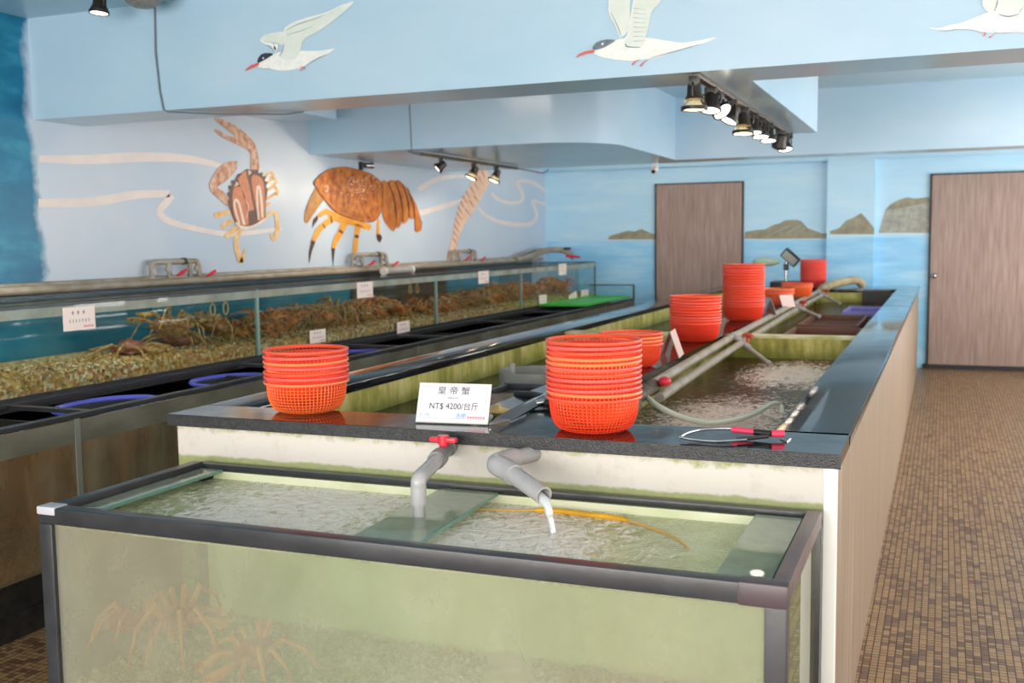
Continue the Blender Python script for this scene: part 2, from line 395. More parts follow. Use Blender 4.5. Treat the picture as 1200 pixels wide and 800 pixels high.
def arc(c, r, a0, a1, n, ax, ay):
    return [Vector(c)+Vector(ax)*r*math.cos(a0+(a1-a0)*i/n)+Vector(ay)*r*math.sin(a0+(a1-a0)*i/n) for i in range(n+1)]
def smoothpath(pts, sub=6):
    pts = [Vector(p) for p in pts]; out = []
    for i in range(len(pts)-1):
        p0 = pts[max(i-1, 0)]; p1 = pts[i]; p2 = pts[i+1]; p3 = pts[min(i+2, len(pts)-1)]
        for k in range(sub):
            t = k/sub; out.append(.5*((2*p1)+(p2-p0)*t+(2*p0-5*p1+4*p2-p3)*t*t+(3*p1-p0-3*p2+p3)*t**3))
    out.append(pts[-1]); return out

# ------------------------------------------------------------------ room
XL, XR, YB, YF, ZC = -4.71, 2.3, 12.76, -3.2, 2.75
struct('floor', MB().box(XL-.2, XR+.2, YF-.2, YB+.2, -.1, 0), m_floor)
struct('ceiling', MB().box(XL-.2, XR+.2, YF-.2, YB+.2, ZC, ZC+.12), m_ceil)
wall_left = struct('wall_left', MB().box(XL-.2, XL, YF-.2, YB+.2, 0, ZC), m_wl)
# back wall with recessed panels, a column and a lintel
wb = MB().box(XL, XR, YB, YB+.2, 0, ZC)
wall_back = struct('wall_back', wb, m_wb)
wc = MB().box(-1.252, -.734, YB-.09, YB, 0, ZC).box(-.734, XR, YB-.09, YB, 2.35, ZC).box(XL, -1.252, YB-.09, YB, 2.35, ZC)
struct('trim_1', wc, m_wb)
# front wall with storefront windows, right wall with added windows for side fill
struct('wall_front', MB().box(XL, XR, YF-.15, YF, 0, .12).box(XL, XR, YF-.15, YF, 2.6, ZC).box(XL, XL+.15, YF-.15, YF, .12, 2.6).box(XR-.15, XR, YF-.15, YF, .12, 2.6), m_inner)
struct('wall_right', MB().box(XR, XR+.15, YF, YB, 0, .5).box(XR, XR+.15, YF, YB, 2.45, ZC).box(XR, XR+.15, YF, -1.6, .5, 2.45).box(XR, XR+.15, 1.4, 2.2, .5, 2.45)
       .box(XR, XR+.15, 5.2, 6, .5, 2.45).box(XR, XR+.15, 9.4, 10, .5, 2.45).box(XR, XR+.15, 12.3, YB, .5, 2.45), m_inner)
def win(name, axis, a0, a1, z0, z1, n):
    f = MB(); g = MB(); w = .05
    def bx(mb, p, q, za, zb, d):
        if axis == 'y': mb.box(p, q, YF-.10-d, YF-.05+d, za, zb)
        else: mb.box(XR+.05-d, XR+.10+d, p, q, za, zb)
    for i in range(n+1):
        p = a0+(a1-a0-w)*i/n; bx(f, p, p+w, z0, z1, .01)
    bx(f, a0, a1, z0, z0+w, .012); bx(f, a0, a1, z1-w, z1, .012)
    if axis == 'y': g.box(a0+w, a1-w, YF-.08, YF-.074, z0+w, z1-w)
    else: g.box(XR+.074, XR+.08, a0+w, a1-w, z0+w, z1-w)
    o = struct(name, f, m_alu); g.build('pane', m_glass, o); return o
win('window_1', 'y', XL+.15, XR-.15, .12, 2.6, 5)
win('added_window_2', 'x', -1.6, 1.4, .5, 2.45, 2); win('added_window_3', 'x', 2.2, 5.2, .5, 2.45, 2); win('added_window_4', 'x', 6, 9.4, .5, 2.45, 2); win('added_window_5', 'x', 10, 12.3, .5, 2.45, 2)
# doors in the back wall
def door(n, x0, x1, z1, knobx):
    o = struct('door_%d' % n, MB().box(x0, x1, YB-.035, YB, .03, z1, .004), m_door)
    MB().box(x0-.02, x0, YB-.03, YB, 0, z1+.015).box(x1, x1+.02, YB-.03, YB, 0, z1+.015).box(x0-.02, x1+.02, YB-.03, YB, z1, z1+.015).build('door_frame', m_dark, o)
    if knobx is not None:
        MB().lathe([(.001, -.06), (.022, -.058), (.03, -.045), (.028, -.03), (.012, -.022), (.012, 0)], 16, (knobx, YB-.035, 1.04), (0, 1, 0)).ico((knobx, YB-.08, 1.04), .028, 2).build('door_knob', m_metal, o)
    return o
door(1, -3.262, -2.229, 2.14, None); door(2, -.14, 1.05, 2.15, -.095)
struct('baseboard_back', MB().box(-.16, 1.07, YB-.05, YB-.036, 0, .05).box(-.2, -.16, YB-.02, YB, 0, .05), m_dark)
# ceiling beams
BZ = 2.2
bA = struct('trim_2', MB().box(XL, XR, 4.55, 4.93, BZ, ZC), m_beam)
rc = .55
prof = [(XL, 7.33)]+[(-2.27-rc+rc*math.sin(a), 7.33+rc-rc*math.cos(a)) for a in [i*math.pi/2/14 for i in range(15)]]+[(-2.27, 9.9), (XL, 9.9)]
k = len(prof)
soff = MB().add([(x, y, BZ) for x, y in prof]+[(x, y, ZC) for x, y in prof], [tuple(range(k)), tuple(range(k, 2*k))]+[(i, (i+1) % k, (i+1) % k+k, i+k) for i in range(k)])
o = struct('trim_3', soff, m_beam, smooth=True)
struct('trim_4', MB().box(-2.27, XR, 9.55, 9.9, BZ, ZC), m_beam)
struct('trim_5', MB().box(-1.05, -.82, 4.93, 7.58, BZ, ZC), m_beam)
struct('trim_6', MB().box(XL, -4.25, 4.93, 7.0, 2.42, 2.52), m_beam)
# cable down the front beam
tag(MB().tube([(-3.83, 4.545, 2.74), (-3.835, 4.54, 2.5), (-3.82, 4.543, 2.3), (-3.8, 4.54, 2.205), (-3.79, 4.56, 2.193), (-3.6, 4.75, 2.19), (-3.3, 4.92, 2.19), (-3.2, 4.94, 2.2)], .005, 6).build('electric_cable', m_wire),
    'thin grey cable running down the front beam and along its underside at the left', 'cable')
tag(MB().tube([(-3.8, 7.322, 2.74), (-3.8, 7.322, 2.5), (-3.79, 7.322, 2.2)], .004, 6).build('electric_cable', m_wire),
    'thin grey cable running down the rear beam above the wall track lamps', 'cable')

# ------------------------------------------------------------------ murals (flat paint, at their real place on the walls)
class Mural:
    def __init__(s, plane, val, x0, y0, sc): s.pl = plane; s.val = val; s.x0 = x0; s.y0 = y0; s.sc = sc; s.k = 0
    def P(s, u, v, lift):
        x = s.x0+u/s.sc; y = s.y0+v/s.sc
        return onx(x, y, s.val+lift) if s.pl == 'x' else ony(x, y, s.val-lift)
    def nrm(s): return (1, 0, 0) if s.pl == 'x' else (0, -1, 0)
    def shape(s, parent, name, mat, polys, ribs=(), lift=None):
        s.k += 1; lf = .0012*s.k if lift is None else lift; mb = MB()
        for pl in polys: mb.poly([s.P(u, v, lf) for u, v in pl], s.nrm())
        for rb in ribs:
            pts, ws = rb; ws = ws if isinstance(ws, (list, tuple)) else [ws]*len(pts)
            vp = [Vector((a, b, 0)) for a, b in pts]; sp = smoothpath([Vector((p.x, p.y, w)) for p, w in zip(vp, ws)], 5) if len(vp) > 2 else [Vector((p.x, p.y, w)) for p, w in zip(vp, ws)]
            L = []; Rr = []
            for i, p in enumerate(sp):
                d = sp[min(i+1, len(sp)-1)]-sp[max(i-1, 0)]; d.z = 0; d.normalize(); nx, ny = -d.y, d.x
                L.append((p.x+nx*p.z/2, p.y+ny*p.z/2)); Rr.append((p.x-nx*p.z/2, p.y-ny*p.z/2))
            # quads strip so that bends stay valid
            vs = [s.P(u, v, lf+.0015) for u, v in L]+[s.P(u, v, lf+.0015) for u, v in Rr]; n = len(L)
            mb.add(vs, [(i, i+1, n+i+1, n+i) for i in range(n-1)])
        return mb.build(name, mat, parent, smooth=False)
    def shapes(s, parent, name, mat, polys, ribs=()):
        k0 = s.k
        for pl in polys: s.k = k0; s.shape(parent, name, mat, [pl])
        for rb in ribs: s.k = k0; s.shape(parent, name, mat, [], [rb])
def spl(pts, sub=4):
    q = [Vector((a, b, 0)) for a, b in pts]; n = len(q); out = []
    for i in range(n):
        p0, p1, p2, p3 = q[i-1], q[i], q[(i+1) % n], q[(i+2) % n]
        for k in range(sub):
            t = k/sub; w = .5*((2*p1)+(p2-p0)*t+(2*p0-5*p1+4*p2-p3)*t*t+(3*p1-p0-3*p2+p3)*t**3); out.append((w.x, w.y))
    return out
# wavy cream lines
W = Mural('x', XL, 0, 0, 1)
waves = MBs = None
W.shape(wall_left, 'painted_wave', p_wave, [], [([(46, 186), (100, 187), (160, 184), (220, 186), (262, 195)], [8, 11, 12, 9, 5]),
    ([(45, 238), (110, 236), (160, 228), (199, 227)], [10, 11, 10, 8]), ([(202, 229), (194, 238), (187, 248), (200, 260), (240, 270), (275, 274), (330, 268), (360, 262)], [8, 9, 8, 8, 6, 6, 4]),
    ([(490, 222), (515, 209), (549, 206)], [6, 6, 3]), ([(492, 250), (525, 240), (549, 232)], [6, 6, 4]),
    ([(576, 226), (583, 233), (598, 238), (611, 235), (612, 226), (606, 214), (618, 212), (632, 218), (641, 226)], [3, 4, 4, 4, 4, 4, 5, 4, 3]),
    ([(560, 243), (570, 253), (586, 260), (606, 263), (622, 262), (629, 252), (624, 236), (632, 237), (641, 240)], [3, 4, 5, 5, 5, 4, 4, 4, 4])], lift=.001)
# swimming crab
t = thing('painted_crab', 'painted brown and white swimming crab with raised claw on the left wall', 'mural', onx(290, 230, XL))
K = Mural('x', XL+.002, 230, 130, 4.446)
K.shapes(t, 'painted_leg', p_leg, [], [([(350, 345), (385, 322), (405, 332), (385, 352)], 14), ([(365, 375), (405, 352), (416, 372), (395, 392)], 14), ([(370, 412), (405, 395), (426, 418), (415, 440)], 15), ([(365, 460), (400, 440), (415, 425)], 14), ([(358, 500), (385, 475)], 14),
    ([(355, 560), (385, 530), (412, 530), (422, 575), (422, 630), (405, 668), (385, 640)], [14, 18, 20, 20, 22, 20, 8]),
    ([(182, 525), (140, 535), (95, 545)], [20, 30, 26]), ([(195, 570), (160, 585), (130, 605)], [20, 26, 24]), ([(220, 600), (185, 630), (150, 655)], [20, 30, 28]), ([(235, 615), (210, 665), (212, 720), (235, 790)], [18, 24, 26, 26]), ([(237, 790), (255, 715)], [26, 6])])
K.shapes(t, 'painted_claw', p_claw, [spl([(285, 310), (325, 312), (322, 240), (308, 180), (270, 130), (200, 75), (120, 38), (100, 45), (160, 95), (200, 130), (168, 132), (100, 93), (118, 125), (200, 168), (265, 200), (285, 235)], 3),
    spl([(172, 480), (165, 495), (110, 450), (76, 415), (72, 370), (110, 305), (150, 270), (215, 262), (190, 292), (216, 280), (195, 325), (140, 375), (108, 398), (150, 425)], 3)])
spk = []
import math as _m
cx, cy = 272, 450
for i in range(17):
    a = _m.radians(150+i*13.5) if i < 9 else _m.radians(-78+(i-9)*8.5)
    pass
K.shape(t, 'painted_carapace', p_cara, [[(172, 500), (162, 470), (174, 455), (162, 430), (178, 418), (166, 392), (188, 385), (180, 362), (204, 360), (215, 330), (240, 322), (262, 302), (285, 306), (320, 305), (325, 325), (345, 318), (345, 340), (366, 340), (356, 362), (374, 372), (362, 390), (372, 410), (362, 470), (360, 560), (300, 597), (235, 602), (203, 578), (182, 530)]])
K.shapes(t, 'painted_orange_lobe', p_or, [spl([(195, 402), (225, 396), (250, 440), (272, 590), (208, 572), (188, 480)], 3), spl([(288, 342), (325, 340), (352, 385), (356, 545), (332, 572), (300, 450)], 3), [(216, 352), (255, 308), (276, 390), (300, 515), (275, 522), (240, 430)]])
K.shape(t, 'painted_cream_stripes', p_orw, [], [([(250, 592), (238, 540), (222, 480), (206, 462), (200, 500), (225, 588)], [14, 12, 12, 12, 10, 10]), ([(345, 555), (340, 470), (330, 400), (318, 402), (318, 480), (325, 568)], [10, 12, 12, 10, 10, 8]),
    ([(205, 580), (245, 608), (300, 600), (362, 560)], [10, 16, 14, 10]), ([(262, 560), (272, 500), (255, 455)], [3, 4, 3]), ([(205, 372), (218, 380), (200, 388)], 7), ([(270, 312), (284, 320), (272, 330)], 7)])
# slipper lobster
t = thing('painted_lobster', 'large painted orange slipper lobster with golden legs on the left wall', 'mural', onx(425, 250, XL))
K = Mural('x', XL+.002, 350, 190, 6.153)
K.shapes(t, 'painted_leg', p_ylw, [], [([(190, 340), (250, 385), (330, 415), (420, 440), (520, 475)], [20, 60, 55, 50, 40]), ([(190, 358), (140, 390)], [36, 26]), ([(245, 405), (185, 450), (140, 500), (105, 570)], [46, 44, 40, 28]), ([(330, 440), (305, 500), (270, 560), (248, 625)], [52, 44, 40, 24]),
    ([(432, 450), (418, 530), (408, 620), (396, 705)], [44, 34, 32, 20]), ([(576, 410), (572, 530)], [16, 24])])
K.shapes(t, 'painted_claw_tip', p_tip, [[(135, 385), (108, 410), (98, 475), (115, 445), (138, 415)], [(92, 560), (120, 575), (95, 640), (76, 725), (74, 660)], [(236, 618), (262, 622), (252, 700), (250, 755), (243, 690)], [(386, 705), (406, 705), (424, 768), (400, 745)], [(560, 520), (590, 520), (602, 545), (586, 580), (566, 560)]],
    [([(175, 445), (190, 475)], 10), ([(292, 490), (318, 510)], 16), ([(405, 530), (432, 540)], 22), ([(232, 385), (240, 440)], 8)])
K.shape(t, 'painted_antenna_plate', p_ant, [spl([(130, 185), (182, 262), (150, 310), (90, 400), (60, 440), (42, 415), (52, 340), (90, 245)], 3)])
segs = [[(600, 148), (640, 145), (672, 220), (692, 350), (692, 485), (668, 485), (625, 430), (600, 340)], [(650, 145), (690, 138), (720, 230), (742, 330), (742, 430), (715, 475), (695, 440), (690, 300)],
        [(700, 143), (735, 138), (768, 220), (790, 320), (790, 400), (770, 438), (746, 420), (738, 270)], [(742, 152), (780, 188), (808, 260), (830, 350), (826, 405), (800, 400), (788, 330), (768, 215)], [(798, 225), (840, 290), (868, 370), (884, 440), (880, 492), (842, 497), (835, 400), (815, 300)]]
K.shapes(t, 'painted_tail_edge', p_lobd, [[(a+(-6 if i < 3 else 5), b-5) for i, (a, b) in enumerate(s_)] for s_ in segs])
K.shapes(t, 'painted_tail', p_tail, [spl(s_, 3) for s_ in segs])
K.shapes(t, 'painted_tail_seam', p_lobd, [], [([(645, 150), (680, 230), (700, 340), (704, 450)], [6, 8, 8, 3]), ([(695, 142), (728, 225), (748, 320), (752, 425)], [6, 8, 8, 3]), ([(738, 145), (772, 220), (794, 310), (796, 395)], [6, 8, 8, 3]), ([(785, 185), (815, 260), (834, 340), (838, 410)], [6, 8, 8, 3])])
body = spl([(205, 62), (260, 42), (340, 36), (430, 55), (520, 85), (575, 128), (604, 165), (606, 250), (590, 350), (560, 412), (500, 432), (400, 410), (300, 375), (240, 330), (190, 270), (150, 225), (130, 180), (113, 150), (150, 100)], 4)
K.shape(t, 'painted_shell_edge', p_lobd, [[((a-360)*1.012+360, (b-230)*1.012+230) for a, b in body]])
K.shape(t, 'painted_shell', p_lob, [body])
K.shape(t, 'painted_shell_rim', p_tail, [], [([(150, 190), (200, 262), (250, 320), (310, 362), (400, 398), (500, 418), (545, 400)], [8, 10, 10, 10, 12, 12, 6]), ([(560, 395), (585, 330), (592, 240), (590, 160)], [8, 12, 12, 6])])
spot = random.Random(3); dots = []
for i in range(90):
    a = spot.gauss(440, 60); b = spot.gauss(165, 60)
    if 250 < a < 570 and 60 < b < 350: r = spot.uniform(2, 4.5); dots.append([(a+r*math.cos(q), b+r*math.sin(q)) for q in (0, 1.2, 2.4, 3.6, 4.9)])
tag(K.shape(t, 'painted_speckle', p_orw, dots, [([(190, 180), (205, 170), (212, 190), (205, 212), (192, 205)], 5)]), kind='stuff')
# feathery feeler
t = thing('painted_feeler', 'painted peach striped feeler rising up the left wall behind the track lamps', 'mural', onx(550, 250, XL))
K = Mural('x', XL+.002, 500, 180, 6.153)
K.shape(t, 'painted_stem', p_stalk, [spl([(385, 112), (430, 115), (460, 195), (420, 270), (350, 400), (290, 480), (250, 560), (218, 650), (212, 770), (150, 765), (168, 670), (192, 560), (215, 430), (248, 345), (300, 245)], 3)])
K.shape(t, 'painted_slashes', p_slash, [], [([(a, b), (a+22+j, b+50)], [7, 3]) for j, (a, b) in enumerate([(398, 125), (375, 165), (345, 210), (318, 240), (285, 270), (262, 305), (245, 345), (228, 385), (218, 425), (208, 470), (200, 515), (193, 560), (190, 610), (200, 690), (340, 300), (310, 340), (280, 400)])])
# terns on the front beam
def tern(x0, y0, sc, label, caps, body, wings, bill, feet, eye, edge):
    t = thing('painted_tern', label, 'mural', ony(x0+60, y0+60, 4.55)); K = Mural('y', 4.549, x0, y0, sc)
    K.shape(t, 'painted_body', p_white, [spl(b, 3) for b in body]); K.shapes(t, 'painted_wing', p_wing, [spl(w, 3) for w in wings])
    K.shape(t, 'painted_wing_edge', p_white, [], edge[0]); K.shape(t, 'painted_feather_line', p_capg, [], edge[1])
    if caps: K.shape(t, 'painted_cap', caps[1], [spl(caps[0], 3)])
    if bill: K.shape(t, 'painted_bill', p_bill, [bill])
    K.shapes(t, 'painted_foot', p_bill, [], feet)
    if eye: K.shape(t, 'painted_eye', p_white, [], [([(eye[0]-5, eye[1]+8), (eye[0]+6, eye[1]-8)], 13)])
tern(280, 0, 8.571, 'painted white tern with a black cap at the left of the front beam', ([(190, 632), (192, 590), (225, 548), (275, 532), (345, 542), (300, 575), (240, 610)], p_cap),
     [[(190, 640), (260, 600), (345, 545), (430, 520), (600, 510), (760, 512), (880, 500), (965, 488), (890, 545), (800, 580), (700, 635), (640, 675), (540, 700), (430, 710), (300, 690), (210, 680)]],
     [[(405, 575), (440, 500), (462, 400), (455, 310), (480, 270), (600, 210), (760, 165), (900, 120), (1020, 60), (1155, 15), (1080, 100), (960, 200), (820, 300), (690, 370), (640, 420), (620, 500), (570, 590), (480, 605)],
      [(215, 405), (240, 365), (300, 340), (450, 318), (460, 400), (440, 455), (380, 430), (300, 420)]], [(60, 715), (75, 690), (120, 655), (195, 628), (202, 650), (150, 675), (90, 700)],
     [([(660, 670), (620, 675)], 7), ([(650, 680), (610, 712)], 7), ([(655, 680), (660, 695)], 9)], (243, 583),
     ([([(405, 575), (445, 500), (463, 400), (457, 310), (485, 268), (600, 208), (760, 162), (900, 118), (1020, 58), (1150, 15)], [10, 12, 12, 12, 12, 10, 10, 8, 7, 3]), ([(215, 405), (260, 430), (330, 450), (360, 500), (380, 440)], [8, 20, 30, 40, 40])],
      [([(408, 560), (435, 515), (458, 450)], [10, 7, 2]), ([(275, 455), (325, 480), (355, 522)], [3, 7, 3]), ([(640, 678), (720, 625), (800, 580), (880, 545)], [2, 4, 5, 2]), ([(210, 685), (270, 690), (320, 688)], 3), ([(480, 300), (600, 240), (760, 190), (860, 150)], [3, 6, 5, 2]), ([(480, 350), (620, 310), (740, 260)], [2, 4, 2])]))
tern(660, 0, 6.316, 'painted white tern with a grey cap over the middle of the front beam', ([(220, 365), (230, 330), (270, 303), (330, 292), (385, 298), (340, 330), (285, 358)], p_capg),
     [[(218, 385), (285, 358), (385, 300), (450, 285), (620, 280), (760, 300), (880, 315), (1000, 300), (1135, 275), (1060, 315), (950, 345), (820, 385), (700, 425), (600, 440), (500, 450), (380, 440), (280, 420)]],
     [[(455, 310), (480, 260), (500, 150), (520, 40), (535, -60), (640, -110), (760, -140), (720, 10), (660, 80), (640, 160), (620, 250), (580, 345), (490, 350)], [(420, 270), (385, 180), (345, 90), (345, 0), (360, -80), (430, -100), (490, -40), (495, 40), (495, 150), (475, 240)]],
     [(90, 430), (115, 400), (160, 380), (232, 366), (228, 390), (170, 398), (120, 415)], [([(565, 440), (525, 460), (510, 482)], [4, 8, 12]), ([(625, 440), (590, 465), (570, 490)], [4, 8, 14])], (290, 325),
     ([([(425, 278), (390, 185), (345, 95), (343, 0), (358, -80)], [8, 10, 10, 10, 8]), ([(450, 300), (480, 250), (498, 150), (518, 40), (535, -60)], [8, 10, 10, 10, 8])],
      [([(460, 320), (475, 345), (570, 350)], [5, 9, 3]), ([(640, 430), (750, 400), (860, 370), (1000, 330)], [2, 5, 5, 2]), ([(350, 90), (400, 190), (425, 260)], [2, 5, 4])]+[([(520, 60+i*35), (620, 75+i*32)], [3, 1]) for i in range(8)]))
tern(1080, 0, 10, 'painted white tern flying right at the right end of the front beam', None,
     [[(80, 322), (200, 330), (330, 295), (470, 265), (620, 205), (800, 140), (1000, 110), (1200, 90), (1400, 120), (1550, 200), (1500, 290), (1300, 360), (1180, 380), (1000, 390), (850, 385), (700, 375), (580, 350), (420, 345), (300, 360), (180, 350)]],
     [[(860, 110), (890, 20), (900, -150), (930, -400), (1080, -480), (1250, -300), (1220, -100), (1195, 80), (1140, 170), (1020, 190), (920, 170)], [(725, 80), (720, -60), (760, -250), (840, -260), (890, -60), (850, 120), (780, 140)]],
     None, [([(695, 378), (750, 388), (720, 425)], [4, 14, 10]), ([(880, 375), (830, 415), (790, 440)], [5, 6, 22])], None,
     ([([(725, 80), (720, -60), (760, -250)], 12)], [([(905, 165), (960, 185), (1040, 192), (1140, 165)], [6, 12, 12, 5]), ([(860, 110), (880, 60), (895, 0)], [3, 9, 5]), ([(1140, 150), (1185, 90)], [2, 8]), ([(200, 355), (300, 360), (420, 343), (580, 350), (700, 378)], [2, 6, 4, 4, 4]), ([(850, 385), (1000, 385), (1180, 370)], [2, 5, 3])]))
# islands on the back wall
def island(label, mat, poly, surf, yv=YB, extra=()):
    t = thing('painted_island', label, 'mural', ony(700+poly[0][0]/3, 230+poly[0][1]/3, yv)); K = Mural('y', yv-.001, 700, 230, 3)
    K.shape(t, 'painted_rock', mat, [poly]);
    if extra: K.shape(t, 'painted_rock_face', extra[0], extra[1], extra[2])
    K.shape(t, 'painted_surf_line', p_foam, [], [(surf, 3)])
island('small painted khaki island left of the left-hand door', p_isl, [(35, 152), (45, 138), (75, 130), (110, 120), (130, 124), (155, 114), (185, 128), (210, 135), (210, 152)], [(30, 154), (120, 153), (210, 153)])
island('painted khaki island range between the left door and the wall column', p_isl, [(517, 150), (520, 125), (560, 118), (590, 116), (620, 100), (640, 95), (660, 84), (700, 82), (718, 88), (740, 112), (770, 122), (790, 130), (812, 130), (812, 148)], [(517, 151), (650, 151), (812, 149)],
       extra=(p_islg, [], [([(600, 140), (680, 100)], [2, 6]), ([(650, 140), (715, 100)], [2, 5]), ([(700, 140), (730, 110)], [2, 5])]))
island('painted peaked khaki island on the face of the column', p_isl, [(818, 134), (818, 122), (850, 112), (875, 85), (900, 75), (928, 58), (950, 82), (973, 112), (973, 134)], [(818, 135), (973, 135)], YB-.09)
island('painted grey cliff island beside the right-hand door', p_islg, [(988, 130), (1000, 90), (1012, 50), (1030, 28), (1060, 12), (1090, 3), (1120, 8), (1168, 2), (1168, 130)], [(985, 131), (1080, 130), (1168, 131)],
       extra=(p_isl, [[(1012, 48), (1030, 28), (1060, 12), (1090, 3), (1120, 8), (1168, 2), (1168, 22), (1100, 34), (1060, 42)]], []))

# ------------------------------------------------------------------ island counter with the pools
CZ = .94
isl = thing('seafood_counter', 'long counter island with black granite rim around two water pools', 'counter', (-1.3, 7.5, 0))
x0, x1, y0, y1 = -2.38, -.235, 2.80, 12.38
MB().box(x0+.02, x1-.035, y0+.02, y0+.06, 0, CZ-.04).build('front_panel', m_plast, isl, smooth=False)
MB().box(x1-.03, x1-.012, y0+.045, y1-.02, 0, CZ-.035).build('side_panel', m_lam, isl, smooth=False)
MB().box(x0+.02, x0+.04, y0+.06, y1-.02, 0, CZ-.035).build('side_panel', m_plast, isl, smooth=False)
MB().box(x1-.042, x1-.008, y0+.012, y0+.05, 0, CZ-.035, .004).build('corner_trim', m_alu, isl)
MB().box(x0+.02, x1-.02, y1-.06, y1-.02, 0, CZ-.035).build('rear_panel', m_plast, isl, smooth=False)
PW = .905
MB().box(x0+.04, -2.17, y0+.06, y1-.06, 0, PW).build('pool_wall', m_alg, isl, smooth=False)
MB().box(-.44, x1-.03, y0+.06, y1-.06, 0, PW).build('pool_wall', m_alg, isl, smooth=False)
def plate(poly, z0, z1):
    n = len(poly); return MB().add([(a, b, z0) for a, b in poly]+[(a, b, z1) for a, b in poly], [tuple(range(n)), tuple(range(n, 2*n))]+[(i, (i+1) % n, (i+1) % n+n, i+n) for i in range(n)])
EDGE = [(-1.095, 3.05), (-1.135, 4.13), (-1.162, 5.93), (-1.175, 7.3), (-1.205, 8.8), (-1.25, 11.6), (-1.26, y1)]
plate([(-1.40, 3.0)]+[(a-.012, b) for a, b in EDGE[:-1]]+[(-1.262, y1-.06), (-1.40, y1-.06)], 0, PW).build('pool_wall', m_alg, isl, smooth=False)
MB().box(-2.17, -1.40, y0+.06, 3.05, 0, PW).box(-1.095, -.44, y0+.06, 3.07, 0, PW).build('pool_wall', m_alg, isl, smooth=False)
MB().box(-2.17, -1.40, 11.6, y1-.06, 0, PW).box(-1.25, -.44, 11.6, y1-.06, 0, PW).build('pool_wall', m_alg, isl, smooth=False)
MB().box(-2.17, -1.40, 3.05, 11.6, 0, .5).box(-1.25, -.44, 3.07, 11.6, 0, .5).build('pool_floor', m_alg, isl, smooth=False)
for a, b in ((-2.17, -1.40), (-1.19, -.44)):
    MB().box(a, b, 6.2, 6.32, .5, .915).build('pool_partition', m_alg, isl, smooth=False)
    MB().box(a, b, 6.195, 6.325, .915, .93).build('partition_cap', m_cream, isl, smooth=False)
g = MB()
g.box(x0, x0+.21, y0, y1, CZ-.04, CZ, .004); g.box(-.445, x1, y0, y1, CZ-.04, CZ, .004)
MB().box(x0, -2.17, y0+.21, y1, CZ-.035, CZ, .003).build('countertop', m_gran, isl)
MB().box(-.445, x1, y0+.28, y1, CZ-.035, CZ, .003).build('countertop', m_gran, isl)
plate([(-1.42, 3.0)]+EDGE+[(-1.42, y1)], CZ-.035, CZ-.0005).build('countertop', m_gran, isl, smooth=False)
# front strip: slightly skewed inner edge
fs = MB().add([(x0, y0, CZ-.035), (x1, y0, CZ-.035), (x1, y0+.31, CZ-.035), (x0, y0+.2, CZ-.035), (x0, y0, CZ), (x1, y0, CZ), (x1, y0+.31, CZ), (x0, y0+.2, CZ)],
              [(0, 3, 2, 1), (4, 5, 6, 7), (0, 1, 5, 4), (1, 2, 6, 5), (2, 3, 7, 6), (3, 0, 4, 7)])
fs.build('countertop', m_gran, isl, smooth=False)
MB().box(x0-.002, x1+.002, y0-.004, y0, CZ-.038, CZ-.001).build('rough_front_edge', m_gran_edge, isl, smooth=False)
MB().box(-2.17, -1.42, 11.6, y1, CZ-.035, CZ, .003).box(-1.26, -.445, 11.6, y1, CZ-.035, CZ, .003).build('countertop', m_gran, isl)
MB().box(-.78, -.5, 11.585, 11.6, .80, .93).build('outlet_plate', m_lampb, isl)
def grid(x0, x1, y0, y1, z, nx, ny, amp=0, rng=random.Random(2)):
    vs = [(x0+(x1-x0)*i/nx, y0+(y1-y0)*j/ny, z+(rng.random()-.5)*amp) for j in range(ny+1) for i in range(nx+1)]
    return MB().add(vs, [(j*(nx+1)+i, j*(nx+1)+i+1, (j+1)*(nx+1)+i+1, (j+1)*(nx+1)+i) for j in range(ny) for i in range(nx)])
def slab(x0, x1, y0, y1, z0, z1): return MB().box(x0, x1, y0, y1, z0, z1)
WZ = .80
tag(slab(-2.17, -1.40, 3.05, 6.2, WZ-.28, WZ).build('pool_water', m_waterL, smooth=False), 'dark water in the front left pool of the counter', 'water')
tag(slab(-2.17, -1.40, 6.32, 11.6, WZ-.28, WZ).build('pool_water', m_waterL, smooth=False), 'dark water in the rear left pool behind its partition', 'water')
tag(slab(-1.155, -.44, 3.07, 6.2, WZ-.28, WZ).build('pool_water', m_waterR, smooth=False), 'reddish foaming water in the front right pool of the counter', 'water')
tag(slab(-1.20, -.44, 6.32, 11.6, WZ-.28, WZ).build('pool_water', m_waterR, smooth=False), 'brown water in the rear right pool holding the floating crates', 'water')

